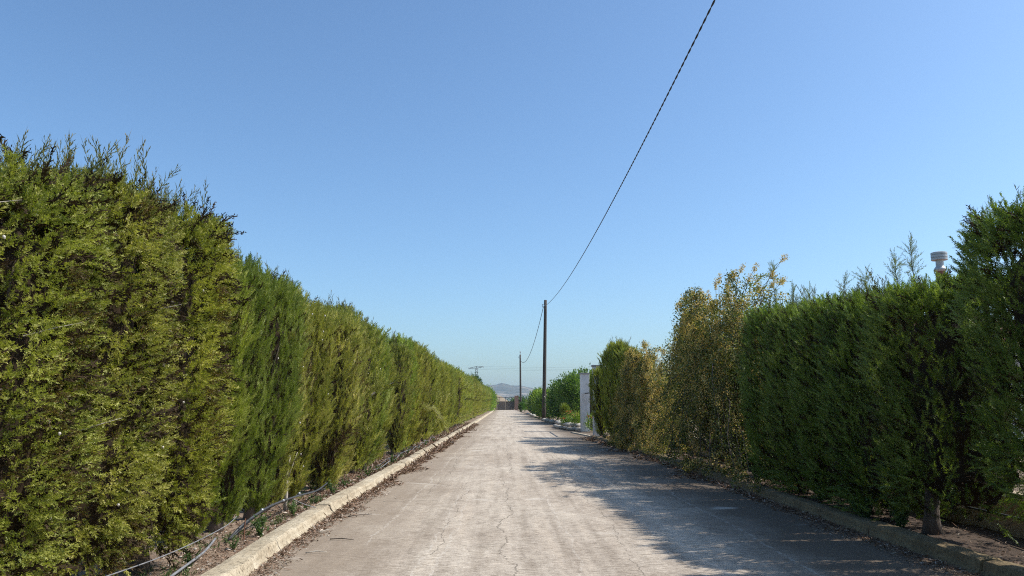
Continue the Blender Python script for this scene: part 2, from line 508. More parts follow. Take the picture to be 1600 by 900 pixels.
tag(link('verge', mesh_np('verge', np.array(vr), np.stack([i, i+1, i+1+NX, i+NX], -1).reshape(-1, 4), M_SOIL, smooth=True)), kind='structure')
sheet('garden', np.concatenate([[6.12], np.linspace(6.6, 12, 10), [16, 22, 30]]), np.arange(-2, 37, 1.0),
      lambda x, y: 0.47 + 0.05*pn(x, y, 0.5, 11), M_SOIL)
# low retaining wall behind the right hedge
mb = MB()
yy = np.arange(-2, 36.6, 0.5)
prof = [(5.92, -0.02), (5.95, 0.50), (5.99, 0.545), (6.10, 0.55), (6.14, 0.52), (6.15, 0.0)]
vs = []
for y in yy:
    for k, (px, pz) in enumerate(prof):
        vs.append((px+0.012*pn(k, y, 1.1, 3), y, pz+0.02*pn(k, y, 0.8, 6)))
n6 = len(prof)
fs = [(j*n6+k, j*n6+k+1, (j+1)*n6+k+1, (j+1)*n6+k) for j in range(len(yy)-1) for k in range(n6-1)]
fs += [tuple(range(n6-1, -1, -1)), tuple(range((len(yy)-1)*n6, len(yy)*n6))]
mb.add(vs, fs)
o = mb.build('retaining_wall', M_TANWALL)
tag(o, 'low tan rendered retaining wall seen under the right hedge', 'wall')


# mountain ridge and the tan hill beyond the gate
def ridge(name, y0, y1, xr, hf, nx, ny, mat, amp):
    xs = np.linspace(xr[0], xr[1], nx); ysr = np.linspace(y0, y1, ny)
    v = []
    for y in ysr:
        t = (y-y0)/(y1-y0)
        e = math.sin(min(1, t*1.25)*math.pi/2)**1.2 * (1 if t < 0.8 else max(0, (1-t)/0.2))
        for x in xs:
            h = hf(x)*e
            h += amp*e*(mnoise.fractal(Vector((x*0.008*(30/amp)**0.5, y*0.008*(30/amp)**0.5, 1.7)), 1.0, 2.1, 6))*min(1, hf(x)/30)
            v.append((x, y, h-1.0))
    i = np.arange(nx-1)[None, :] + np.arange(ny-1)[:, None]*nx
    return tag(link(name, mesh_np(name, np.array(v), np.stack([i, i+1, i+1+nx, i+nx], -1).reshape(-1, 4), mat, smooth=True)), kind='structure')


def hprof(x):
    return float(np.interp(x, [-900, -500, -200, -58, -32, -8, 10, 25, 42, 60, 90, 148, 230, 420, 700, 1000],
                           [0, 30, 60, 73, 74.5, 80, 76, 71, 71, 73, 64, 50, 30, 14, 6, 0]))
ridge('mountain', 2450, 3300, (-950, 1050), hprof, 220, 60, M_MTN, 7)
ridge('hill', 560, 640, (-60, 26), lambda x: float(np.interp(x, [-60, -30, -12, -3, 3, 26], [5, 9.5, 11, 8.5, 4.5, 2.6])), 50, 20, M_GROUND, 1.2)


# ------------------------------------------------------------------ kerbs
rk2 = random.Random(9)
def kerb(name, xf, side, y0, y1, cuts, hgt=0.125):
    root = empty(name, (0, 0, 0)); tag(root, kind='structure')
    y = y0; k = 0
    while y < y1 - 0.3:
        offx, offz = rk2.uniform(-0.012, 0.012), rk2.uniform(-0.008, 0.008)
        L = cuts(y, k); ye = min(y1, y+L)
        step = 0.045 if y < 14 else (0.25 if y < 40 else 1.0)
        nseg = max(2, int((ye-y)/step))
        # cross-section from the road side up and over; u = distance away from the road
        pr = [(-0.05, -0.04), (-0.01, 0.0), (0.012, 0.03), (0.03, 0.06), (0.04, hgt*0.78), (0.05, hgt*0.95), (0.07, hgt), (0.14, hgt+0.004), (0.20, hgt+0.002), (0.26, hgt-0.004), (0.285, hgt*0.82), (0.30, hgt*0.2), (0.31, -0.04)]
        vs = []
        for j in range(nseg+1):
            yj = y + 0.011 + (ye-y-0.022)*j/nseg
            end = min(j, nseg-j)
            e = 0.012 if end == 0 else 0.0
            for q, (u, z) in enumerate(pr):
                d = 0.010*mnoise.fractal(Vector((q*0.35, yj*1.3, side*3.3)), 0.6, 2.2, 7)
                d2 = 0.008*mnoise.fractal(Vector((q*0.4, yj*1.1, side*7.7+4)), 0.6, 2.2, 7)
                big = 0.035*pn(0, yj, 0.5, side*2.0)
                uu = u + d + big*0.25; zz = z + (d2 + 0.012*pn(k, 0, 1.7, 3) if z > 0 else 0) - (e if z > 0.03 else 0)
                vs.append((xf(yj) + side*uu + offx, yj, zz + (offz if z > 0.03 else 0)))
        m = len(pr); fs = []
        for j in range(nseg):
            for q in range(m-1):
                a = j*m+q
                f = (a, a+1, a+1+m, a+m)
                fs.append(f if side < 0 else tuple(reversed(f)))
        c0 = tuple(range(m)); c1 = tuple(range(nseg*m, (nseg+1)*m))
        fs += [tuple(reversed(c0)) if side < 0 else c0, c1 if side < 0 else tuple(reversed(c1))]
        b = MB(); b.add(vs, fs)
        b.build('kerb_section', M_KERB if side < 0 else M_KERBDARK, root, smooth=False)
        y = ye; k += 1
    return root


rk = random.Random(3)
kerb('kerb', kerbx_left, -1, -1.5, 176, lambda y, k: rk.choice([0.8, 1.2, 1.7, 2.3]) if y < 40 else rk.choice([4.5, 6, 8]))
kerb('kerb', kerbx_right, 1, -1.5, 36.2, lambda y, k: rk.choice([1.0, 1.6, 2.4]), 0.14)


# ------------------------------------------------------------------ cypress foliage
def rot_from(dirs, spin):
    """(K,3,3) with z axis along dirs"""
    z = dirs/np.linalg.norm(dirs, axis=1, keepdims=True)
    ref = np.where(np.abs(z[:, 2:3]) < 0.9, np.array([[0, 0, 1.0]]), np.array([[1.0, 0, 0]]))
    x = np.cross(ref, z); x /= np.linalg.norm(x, axis=1, keepdims=True)
    y = np.cross(z, x)
    c, s = np.cos(spin)[:, None], np.sin(spin)[:, None]
    return np.stack([x*c+y*s, -x*s+y*c, z], axis=2)


def blade(p, d, n, L, wd):
    """one slender scale-leaf cord: a triangle, 3 verts"""
    d = d/np.linalg.norm(d); s = np.cross(d, n); s /= (np.linalg.norm(s)+1e-9)
    return [p+s*wd*0.35, p+d*L, p+d*L*0.3-s*wd*0.65]


def spray_tpl(r, nside=5, L=0.075, wd=0.007):
    V = blade(np.zeros(3), np.array([0, 0, 1.0]), np.array([0, 1.0, 0]), L, wd)
    for k in range(nside):
        t = (0.15+0.7*k/max(1, nside-1))*L
        sgn = 1 if k % 2 == 0 else -1
        a = r.uniform(0.55, 0.95)
        d = np.array([sgn*math.sin(a), r.uniform(-0.35, 0.35), math.cos(a)])
        V += blade(np.array([0, 0, t]), d, np.array([r.uniform(-.4, .4), 1.0, 0]), L*r.uniform(0.42, 0.62)*(1-0.35*k/nside), wd*0.9)
    return np.array(V)


def plume_tpl(seed, nsp=22, L=0.24, sprayL=0.075, nside=5, wd=0.007, spread=1.0):
    r = random.Random(seed)
    V = []
    bend = np.array([r.uniform(-.25, .25), r.uniform(-.25, .25)])
    for k in range(nsp):
        t = (k+0.5)/nsp
        p = np.array([bend[0]*L*t*t, bend[1]*L*t*t, L*t*0.93])
        a = 2.4*k+r.uniform(-.4, .4)
        tilt = r.uniform(0.5, 0.95)*(1-0.55*t)*spread
        d = np.array([[math.sin(tilt)*math.cos(a), math.sin(tilt)*math.sin(a), math.cos(tilt)]])
        R = rot_from(d, np.array([r.uniform(0, 6.28)]))[0]
        sp = spray_tpl(r, nside, sprayL*(1.15-0.5*t)*r.uniform(0.8, 1.2), wd)
        V.append(sp @ R.T + p)
    return np.concatenate(V)


def shoot_tpl(seed, L=0.45, ntw=13, wd=0.006):
    """a leading shoot: thin curved stem, ascending side branchlets carrying short cords"""
    r = random.Random(seed)
    V = []
    bx, by = r.uniform(-.18, .18), r.uniform(-.18, .18)
    def sp(t): return np.array([bx*L*t*t, by*L*t*t, t*L])
    for q in range(4):
        p0, p1 = sp(q/4), sp((q+1)/4)
        for a in (0, 1.57):
            V += blade(p0, p1-p0, np.array([math.cos(a), math.sin(a), 0.01]), np.linalg.norm(p1-p0)*1.15, wd*(1.0-0.16*q))
    for k in range(ntw):
        t = 0.08+0.84*k/ntw
        a = 2.4*k+r.uniform(-.5, .5); tl = r.uniform(0.35, 0.7)
        d = np.array([math.sin(tl)*math.cos(a), math.sin(tl)*math.sin(a), math.cos(tl)])
        Ls = L*r.uniform(0.16, 0.34)*(1-0.62*t)
        p = sp(t)
        V += blade(p, d, np.array([-d[1], d[0], 0.3]), Ls, wd*0.75)
        for q in range(4):
            a2 = r.uniform(0, 6.28)
            d2 = d + 0.6*np.array([math.cos(a2), math.sin(a2), 0.5])
            V += blade(p+d*Ls*(0.2+0.2*q), d2, np.array([0.3, 0.2, 1]), Ls*r.uniform(.3, .5), wd*0.9)
    return np.array(V)


TPL = {}
def tpls(lod):
    if lod not in TPL:
        if lod == 0: TPL[lod] = [plume_tpl(100+i, 12, 0.115, 0.035, 4, 0.0078, 1.15) for i in range(6)]
        elif lod == 'col': TPL[lod] = [plume_tpl(400+i, 15, 0.20, 0.052, 4, 0.0075, 0.62) for i in range(6)]
        elif lod == 1: TPL[lod] = [plume_tpl(200+i, 11, 0.26, 0.085, 3, 0.0135, 0.6) for i in range(5)]
        else: TPL[lod] = [plume_tpl(300+i, 6, 0.34, 0.20, 2, 0.038) for i in range(4)]
    return TPL[lod]
SHOOT = {0: [shoot_tpl(i, 0.60, 17, 0.0115) for i in range(5)],
         1: [shoot_tpl(20+i, 0.62, 14, 0.017) for i in range(4)],
         2: [shoot_tpl(40+i, 0.75, 9, 0.04) for i in range(3)]}


def place(templates, pos, dirs, scale, tint, r, jitter=0.09):
    """instantiate 4-vert-blade templates at many places -> verts, tint"""
    K = len(pos); which = r.integers(0, len(templates), K)
    R = rot_from(dirs, r.uniform(0, 6.283, K))*scale[:, None, None]
    Vs = []; Ts = []
    for w_ in range(len(templates)):
        idx = np.nonzero(which == w_)[0]
        if len(idx) == 0: continue
        T = templates[w_]
        P = np.einsum('kij,vj->kvi', R[idx], T) + pos[idx][:, None, :]
        Vs.append(P.reshape(-1, 3))
        nb = len(T)//3
        t = np.repeat(np.repeat(tint[idx], nb) + r.normal(0, jitter, len(idx)*nb), 3)
        Ts.append(t)
    return np.concatenate(Vs), np.clip(np.concatenate(Ts), 0, 1)


def vnoise(P, s, seed):
    return np.array([mnoise.noise(Vector((p[0]*s+seed, p[1]*s-seed*1.7, p[2]*s*0.75+seed*0.3))) for p in P])


def crown_mesh(name, seed, h, rx, ry, lod, base=0.32, foot=0.5, core=0.5, tset=None, up=0.9, dens=1.0, topnarrow=0.5, dead=0.06, holes=0.30,
               shoots=14, front=1.0, taper_base=0.25, colfreq=0.0, pw=2.6):
    """a sheared cypress: trunk at the origin, its trimmed face towards +x, neighbours along y"""
    r = np.random.default_rng(seed)
    sp = {0: 0.0455, 1: 0.092, 2: 0.18, 'col': 0.060}[tset or lod]
    perim = 2*math.pi*math.sqrt((rx*rx+ry*ry)/2)
    K = int(perim*(h-base)/(sp*sp)*0.80*dens)
    phi = r.uniform(-math.pi, math.pi, K)
    keep = (np.cos(phi) > -0.2) | (r.uniform(0, 1, K) < 0.4)
    phi = phi[keep]; K = len(phi)
    t = r.uniform(0, 1, K)**0.92
    z = base+(h-base)*t
    def radius(phi, t):
        c, s = np.cos(phi), np.sin(phi)
        q = (np.abs(c/rx)**pw+np.abs(s/ry)**pw)**(-1/pw)
        pf = np.where(t < taper_base, foot+(1-foot)*(t/taper_base)**0.75, 1.0)
        tp = np.where(t > 0.80, 1-(1-topnarrow)*((t-0.80)/0.20)**1.6, 1)
        return q*pf*tp
    rad = radius(phi, t)
    P0 = np.stack([rad*np.cos(phi), rad*np.sin(phi), z], 1)
    n1 = vnoise(P0, 1.7, seed*3.1); n2 = vnoise(P0, 5.2, seed*1.3+9)
    lump = 0.11*n1+0.07*n2
    hole = (n2*0.65+n1*0.5) < -holes
    nrm = np.stack([np.cos(phi)/rx, np.sin(phi)/ry, np.where(t > 0.85, (t-0.85)*8, -0.05)], 1)
    nrm /= np.linalg.norm(nrm, axis=1, keepdims=True)
    depth = np.abs(r.normal(0, 0.06, K))+0.10
    P = P0 + nrm*(lump-depth)[:, None]
    P -= nrm*np.where(hole, 0.24, 0)[:, None]
    dirs = nrm*r.uniform(0.45, 1.0, (K, 1))*front + np.array([[0, 0, 1.0]])*up*r.uniform(0.5, 1.3, (K, 1)) + r.normal(0, 0.28, (K, 3))
    low = z < base+0.5
    dirs[low, 2] -= r.uniform(0.1, 0.9, low.sum())
    tint = 0.52 + 0.30*n1 + 0.22*n2 + r.normal(0, 0.13, K)
    tint = np.clip(tint, 0.22, 1)
    brown = (vnoise(P0, 2.9, seed*7.7+40) > 0.48-dead*2.5) & (r.uniform(0, 1, K) < 0.55)
    tint[brown | (hole & (r.uniform(0, 1, K) < 0.5))] = 0.07
    drop = hole & (r.uniform(0, 1, K) < 0.55)
    ok = ~drop
    sc = r.uniform(0.75, 1.25, K)
    V1, T1 = place(tpls(tset or lod), P[ok], dirs[ok], sc[ok], tint[ok], r)
    V = [V1]; T = [T1]; Mi = [np.zeros(len(V1)//3, int)]
    # inner dead twigs
    K2 = int(K*0.16)
    idx = r.integers(0, K, K2)
    Pin = P0[idx] - nrm[idx]*r.uniform(0.16, 0.34, (K2, 1))
    V2, T2 = place(tpls(max(lod, 1)), Pin, dirs[idx]+r.normal(0, .5, (K2, 3)), r.uniform(0.7, 1.2, K2), np.full(K2, 0.35), r, 0.2)
    V.append(V2); T.append(T2); Mi.append(np.ones(len(V2)//3, int))
    # top cap
    K3 = int(rx*ry*3.4/(sp*sp)*dens*0.9)
    a = r.uniform(0, 6.283, K3); q = np.sqrt(r.uniform(0, 1, K3))
    pt = np.stack([q*rx*0.85*np.cos(a), q*ry*0.95*np.sin(a), np.zeros(K3)], 1)
    nt_ = vnoise(pt, 2.2, seed+77)
    pt[:, 2] = h - 0.12 - 0.28*q**2.5 + 0.22*nt_
    dt = np.stack([r.normal(0, .3, K3)+pt[:, 0]*0.4, r.normal(0, .3, K3)+pt[:, 1]*0.3, np.ones(K3)], 1)
    V3, T3 = place(tpls(tset or lod), pt, dt, r.uniform(0.8, 1.5, K3), np.clip(0.5+0.3*nt_+r.normal(0, .12, K3), 0.22, 1), r)
    V.append(V3); T.append(T3); Mi.append(np.zeros(len(V3)//3, int))
    # leading shoots
    if shoots:
        K4 = shoots; nc4 = max(3, shoots//6)
        ca, cq = r.uniform(0, 6.283, nc4), np.sqrt(r.uniform(0, 1, nc4)); ci = r.integers(0, nc4, K4)
        a = ca[ci]+r.normal(0, .25, K4); q = np.clip(cq[ci]+r.normal(0, .13, K4), 0, 1)
        ps = np.stack([q*rx*topnarrow*np.cos(a), q*ry*0.95*np.sin(a), h-0.14-0.14*q+r.uniform(-.08, .06, K4)], 1)
        ds = np.stack([r.normal(0, .22, K4), r.normal(0, .22, K4), np.ones(K4)], 1)
        V4, T4 = place(SHOOT[lod], ps, ds, r.uniform(0.4, 0.85, K4)*(1+0.4*(r.uniform(0, 1, K4) > 0.8)), np.full(K4, 0.5), r, 0.2)
        zt = (V4[:, 2]-h-0.05)/0.4
        V.append(V4); T.append(np.clip(0.2+0.6*zt+r.normal(0, .1, len(V4)), 0, 1)); Mi.append(np.full(len(V4)//3, 2))
    V = np.concatenate(V); T = np.concatenate(T); Mi = np.concatenate(Mi)
    F = np.arange(len(V)).reshape(-1, 3)
    # added ragged hull that stops light leaking through the crown, coloured like dead twigs
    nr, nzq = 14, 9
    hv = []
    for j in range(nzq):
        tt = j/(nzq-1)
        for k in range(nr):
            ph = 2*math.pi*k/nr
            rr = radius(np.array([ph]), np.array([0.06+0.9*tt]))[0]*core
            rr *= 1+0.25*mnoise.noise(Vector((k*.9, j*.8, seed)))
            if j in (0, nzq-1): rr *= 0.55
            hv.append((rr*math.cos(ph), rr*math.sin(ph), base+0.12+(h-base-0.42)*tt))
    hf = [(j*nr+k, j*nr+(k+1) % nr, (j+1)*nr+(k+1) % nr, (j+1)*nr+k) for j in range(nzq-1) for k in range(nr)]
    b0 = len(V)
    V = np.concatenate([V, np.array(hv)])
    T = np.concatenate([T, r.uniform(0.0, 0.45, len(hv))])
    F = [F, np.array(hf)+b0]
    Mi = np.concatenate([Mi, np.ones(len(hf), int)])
    return mesh_np(name, V, F, [M_CYP, M_DEAD, M_SHOOT], Mi, T)


def trunk_mesh(name, seed, h, r0, lean=0.03, mat=None, forks=5):
    r = random.Random(seed)
    b = MB()
    pts = []; rd = []
    x = y = 0
    for k in range(9):
        t = k/8
        pts.append((x, y, h*0.86*t-0.06)); x += r.uniform(-lean, lean); y += r.uniform(-lean, lean)
        rd.append(r0*(1.45 if k == 0 else 1.05-0.8*t))
    b.tube(pts, rd, 9)
    for k in range(forks):
        i0 = r.randint(1, 5); p = Vector(pts[i0]); a = r.uniform(0, 6.28)
        L = r.uniform(0.5, 0.9); q = [p]
        for s_ in range(1, 4):
            q.append(p+Vector((math.cos(a)*0.10*s_, math.sin(a)*0.11*s_, L*s_/3)))
        b.tube(q, [rd[i0]*0.5, rd[i0]*0.4, rd[i0]*0.28, rd[i0]*0.12], 6)
    return b.mesh(name, mat or M_BARK, smooth=True)


TR = [trunk_mesh('trunk', 50+i, 3.0, [0.075, 0.09, 0.065][i]) for i in range(3)]
NEARBIG = [crown_mesh('crown', 11+i, 3.25, 0.66, 0.78, 0, base=0.25, up=0.35, dens=1.1, topnarrow=0.86, dead=0.10, holes=0.29, shoots=66, pw=3.2, foot=0.62) for i in range(2)]
NEARCOL = [crown_mesh('crown', 31+i, 3.25, 0.62, 0.50, 0, base=0.07, up=2.6, dens=1.05, topnarrow=0.62, dead=0.05, holes=0.36, shoots=34, pw=2.0, foot=0.34, taper_base=0.42, tset='col') for i in range(2)]
MIDCOL = [crown_mesh('crown', 51+i, 3.3, 0.62, 0.52, 1, base=0.07, up=2.6, dens=1.1, topnarrow=0.45, dead=0.04, holes=0.37, shoots=34, pw=2.0, foot=0.34, taper_base=0.40) for i in range(3)]
FARCOL = [crown_mesh('crown', 71+i, 3.6, 0.62, 0.62, 2, base=0.25, up=1.2, dens=1.1, topnarrow=0.32, dead=0.03, holes=0.4, shoots=24, pw=2.0, foot=0.4, taper_base=0.35) for i in range(3)]
# right hedge: sheared flatter, softer texture leaning to one side
RNEAR = [crown_mesh('crown', 91+i, 3.2, 0.80, 0.76, 0, base=0.10, up=1.3, dens=0.95, topnarrow=0.84, dead=0.02, holes=0.44, shoots=46, pw=3.6, foot=0.75, tset='col') for i in range(2)]
RHIGH = crown_mesh('crown', 95, 3.2, 0.80, 0.76, 0, base=0.38, up=1.3, dens=1.0, topnarrow=0.84, dead=0.02, holes=0.5, shoots=12, pw=3.6, foot=0.92, tset='col')


def cypress(x, y, h, crown, ch, trunk, rz, label, group, tint=(1, 1, 1), sx=1.0, sy=1.0, th=None):
    e = empty('cypress_tree', (x, y, 0.03), rz)
    tag(e, label, 'cypress', group)
    t = link('trunk', trunk, e); t.scale = (1, 1, h/3.1)
    c = link('crown', crown, e); c.scale = (sx, sy, h/ch)
    c.color = (*tint, 1)
    return e


# ---- left hedge
HY = [2, 4.5, 4.9, 5.65, 6.3, 7.3, 8.2, 8.65, 9.6, 10.4, 12.2, 15.3, 18.3, 20.0, 24.7, 31, 41, 58, 86, 142, 180]
HH = [2.85, 2.93, 3.08, 3.28, 3.32, 3.42, 3.50, 3.08, 3.20, 3.24, 3.14, 3.20, 3.22, 3.0, 3.25, 3.3, 3.4, 3.4, 3.5, 3.9, 3.9]
rr = random.Random(21)
GL = 'clipped cypresses of the hedge on the left of the road'
left = []
big_y = [2.5, 3.75, 4.95, 6.1, 7.35]
near_lbl = [
    'bushy olive green cypress at the near end of the left hedge',
    'broad olive green cypress with dark hollows, second in the left hedge',
    'broad ragged cypress with tall wispy tops, third in the left hedge',
    'broad olive cypress with hollow dark patches, fourth in the left hedge',
    'tall bright yellow green cypress ending the broad near block of the left hedge']
for k, y in enumerate(big_y):
    h = float(np.interp(y, HY, HH))
    left.append(cypress(-3.42+0.02*k, y, h+0.02, NEARBIG[k % 2], 3.25, TR[k % 3], 0.08*(k % 2), near_lbl[k], GL,
            tint=[(1.22, 1.22, 1.15), (1.26, 1.22, 1.15), (1.18, 1.22, 1.1), (1.24, 1.20, 1.15), (1.26, 1.24, 1.0)][k], sy=1.0 if k < 4 else 0.9))
ORD = ['first', 'second', 'third', 'fourth', 'fifth', 'sixth', 'seventh', 'eighth', 'ninth', 'tenth', 'eleventh', 'twelfth',
       'thirteenth', 'fourteenth', 'fifteenth', 'sixteenth', 'seventeenth', 'eighteenth', 'nineteenth', 'twentieth', 'twenty-first', 'twenty-second', 'twenty-third', 'twenty-fourth', 'twenty-fifth']
look = ['green cypress column', 'dark narrow cypress column', 'slim olive cypress column', 'upright green cypress column',
        'fresh green cypress column', 'feathery green cypress column', 'slim clipped cypress column', 'leafy clipped cypress column',
        'full green cypress column', 'slim straight cypress column']
y = 8.85; k = 0
GAPS = [(20.7, 21.9), (29.3, 30.0), (44.5, 45.3)]
leftdata = []
while y < 174:
    if not any(a < y < b for a, b in GAPS): leftdata.append(y)
    y += 0.90 + rr.uniform(-0.16, 0.14) + (0.12 if y > 60 else 0) + (0.42 if rr.random() < 0.34 and y < 90 else 0)
for k, y in enumerate(leftdata):
    h = float(np.interp(y, HY, HH)) + rr.uniform(-0.10, 0.10) + 0.20*mnoise.noise(Vector((y*0.45, 2.2, 0)))*(1 if y < 16 else (1.7 if y < 60 else 2.6))
    if y < 15: cm, ch = NEARCOL[k % 2], 3.25
    elif y < 48: cm, ch = MIDCOL[rr.randrange(3)], 3.3
    else: cm, ch = FARCOL[rr.randrange(3)], 3.6
    if k < 20: lb = '%s, %s beyond the broad near block of the left hedge' % (look[k % 10], ORD[k])
    elif 27.2 < y < 47.2: lb = 'slim clipped cypress, %s beyond the drooping yellowish branch in the left hedge' % ORD[sum(27.2 < q < y for q in leftdata)]
    elif 48.6 < y < 68: lb = 'distant clipped cypress, %s beyond the withered brown one in the left hedge' % ORD[sum(48.6 < q < y for q in leftdata)]
    elif y <= 27.2: lb = 'clipped cypress just before the drooping yellowish branch in the left hedge' if y < 26.2 else 'clipped cypress bearing the drooping yellowish branch in the left hedge'
    elif y <= 48.6: lb = 'clipped cypress with a withered brown side in the left hedge'
    else: lb = 'slim clipped cypress in the far stretch of the left hedge'
    g_ = rr.uniform(1.12, 1.5)
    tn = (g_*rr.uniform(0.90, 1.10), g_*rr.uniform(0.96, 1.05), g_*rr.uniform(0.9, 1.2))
    if k in (1, 2): tn = (0.85, 1.0, 0.85)
    if k == 0: tn = (1.15, 1.25, 1.0)
    xx = -3.33 + rr.uniform(-0.13, 0.07) + 0.2*mnoise.noise(Vector((y*0.6, 7.2, 0))) + (-0.1 if k in (1, 8) else 0)
    rzz = rr.uniform(-0.25, 0.25)
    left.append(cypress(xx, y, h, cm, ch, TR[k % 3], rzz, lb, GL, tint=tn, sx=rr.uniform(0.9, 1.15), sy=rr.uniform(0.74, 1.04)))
leftys = big_y + leftdata
# added trees filling hollows of the row, tinted dark to paint deep shade
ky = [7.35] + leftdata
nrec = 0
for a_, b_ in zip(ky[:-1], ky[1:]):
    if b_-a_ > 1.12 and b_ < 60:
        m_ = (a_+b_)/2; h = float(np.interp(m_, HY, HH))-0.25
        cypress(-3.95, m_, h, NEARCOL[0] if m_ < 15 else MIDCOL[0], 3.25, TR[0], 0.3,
                '%s added cypress set back in a left hedge hollow, colour darkened as shade' % ORD[nrec], GL, tint=(0.30, 0.26, 0.2), sx=0.8, sy=0.95)
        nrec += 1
def tree_at(y): return left[int(np.argmin([abs(a-y) for a in leftys]))]


def branch_part(name, e, pts, rad, tpl, n_tw, mats, tint, seed, scale=1.0, lbl=None, stem=0.0):
    """a side branch child of tree e, points in world space"""
    r = np.random.default_rng(seed)
    inv = (Matrix.Translation(e.location) @ Matrix.Rotation(e.rotation_euler[2], 4, 'Z')).inverted()
    P = [inv @ Vector(p) for p in pts]
    b = MB(); nn = len(P)
    b.tube(P, [rad*(1-0.8*i/(nn-1)) for i in range(nn)], 6)
    Pn = np.array([list(p) for p in P])
    u = r.uniform(stem, 1, n_tw)*(nn-1); i0 = np.minimum(u.astype(int), nn-2); f = (u-i0)[:, None]
    pos = Pn[i0]*(1-f)+Pn[i0+1]*f
    d = (Pn[i0+1]-Pn[i0]); d /= np.linalg.norm(d, axis=1, keepdims=True)
    dirs = d + r.normal(0, 0.45, (n_tw, 3)); dirs[:, 2] -= 0.1
    V, T = place(tpl, pos, dirs, r.uniform(0.6, 1.1, n_tw)*scale, np.full(n_tw, tint), r, 0.12)
    nb = len(b.v)
    allv = np.concatenate([np.array([list(v) for v in b.v]), V])
    quads = [f_ for f_ in b.f if len(f_) == 4]
    F = [np.array(quads), np.arange(len(V)).reshape(-1, 3)+nb]
    me = mesh_np(name, allv, F, mats, np.concatenate([np.zeros(len(quads), int), np.ones(len(V)//3, int)]), np.concatenate([np.full(nb, .5), T]))
    o = link(name, me, e)
    if lbl: o['label'] = lbl
    return o


branch_part('side_branch', tree_at(17.5), [(-3.0, 17.3, 1.75), (-2.85, 17.4, 1.88), (-2.62, 17.5, 2.0), (-2.32, 17.6, 2.2)], 0.022, tpls(1), 75, [M_PALEBARK, M_CYP], 0.6, 5, 0.85, 'pale bare branch sticking out towards the road', 0.3)
for q, (x1, z1) in enumerate([(-2.0, 0.85), (-2.12, 1.05), (-2.28, 0.75), (-2.05, 0.65)]):
    branch_part('drooping_branch', tree_at(26.6), [(-3.1, 26.3, 1.35+0.05*q), (-2.8, 26.5, 1.5), (-2.45, 26.8+.2*q, 1.42), (x1, 27+.3*q, z1)], 0.016, tpls(1), 70, [M_PALEBARK, M_CYP], 0.8, 8+q, 0.85, 'yellowish branch drooping over the kerb')
for q in range(4):
    branch_part('dead_branch', tree_at(13.6), [(-3.2, 13.9, 0.3+.06*q), (-3.0, 13.6+.1*q, 0.55+.1*q), (-2.85+.03*q, 13.3+.2*q, 0.85+.12*q), (-2.68+.05*q, 13.1+.3*q, 1.05+.13*q)], 0.012, tpls(1), 50, [M_BARK, M_DEAD], 0.7, 18+q, 0.75, 'dead reddish brown branch with withered foliage')
branch_part('dead_branch', tree_at(47.8), [(-2.9, 47.5, 0.8), (-2.75, 47.6, 1.5), (-2.78, 47.7, 2.2), (-2.8, 47.8, 3.0)], 0.02, tpls(1), 80, [M_BARK, M_DEAD], 0.8, 31, 1.2, 'withered brown side of the tree')
for q in range(5):   # two dry twigs jutting from the broad near block
    e = left[[0, 1, 2, 2, 3][q]]
    yb = e.location[1]+[0.5, 0.2, -0.3, 0.3, 0.0][q]; zb = [2.2, 2.6, 2.0, 1.4, 2.3][q]
    branch_part('dry_twig', e, [(-2.9, yb, zb), (-2.74, yb+0.07, zb+0.06), (-2.64, yb+0.16, zb+0.1)], 0.005, tpls(0), 3, [M_PALEBARK, M_CYP], 0.9, 60+q, 0.5, None, 0.5)


# ---- right hedge
GR = 'clipped cypresses of the hedge on the right of the road'
rdat = [(2.4, 3.3, 'tall dark cypress nearest the camera in the right hedge'),
        (3.8, 3.35, 'tall dark cypress, second from the near end of the right hedge'),
        (5.2, 3.40, 'tall cypress with wispy shoots, third from the near end of the right hedge'),
        (6.55, 3.42, 'tall cypress with wispy shoots beside the gap in the right hedge'),
        (9.35, 2.93, 'flat topped cypress just past the gap in the right hedge, below the chimney'),
        (10.4, 3.0, 'flat topped dark cypress, second past the gap in the right hedge'),
        (11.6, 3.04, 'flat topped dark cypress, third past the gap in the right hedge'),
        (12.8, 3.12, 'flat topped dark cypress, fourth past the gap in the right hedge'),
        (14.1, 3.22, 'rounded dark cypress next to the brown flowering shrub, right hedge')]
for k, (y, h, lb) in enumerate(rdat):
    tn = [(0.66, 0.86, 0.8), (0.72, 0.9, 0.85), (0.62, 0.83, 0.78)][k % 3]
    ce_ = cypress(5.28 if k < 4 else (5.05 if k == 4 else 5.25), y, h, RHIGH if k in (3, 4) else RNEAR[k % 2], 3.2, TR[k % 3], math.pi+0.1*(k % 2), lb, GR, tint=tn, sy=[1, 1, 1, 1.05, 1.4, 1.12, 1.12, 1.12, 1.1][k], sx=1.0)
    if k in (3, 4):
        for c_ in ce_.children:
            if c_.name.startswith('crown'): c_.location = (0.0 if k == 3 else -0.15, -0.42 if k == 3 else 0.50, 0.34 if k == 3 else 0); c_.scale[2] *= 0.9 if k == 3 else 1
for k, (y, h) in enumerate([(16.6, 2.9), (18.2, 2.7), (20.0, 2.6), (25.6, 2.4), (27.4, 2.4)]):
    cypress(5.75, y, h, MIDCOL[k % 3], 3.3, TR[k % 3], math.pi, 'dark cypress mostly hidden behind the brown flowering shrubs', GR, tint=(0.5, 0.85, 0.9))
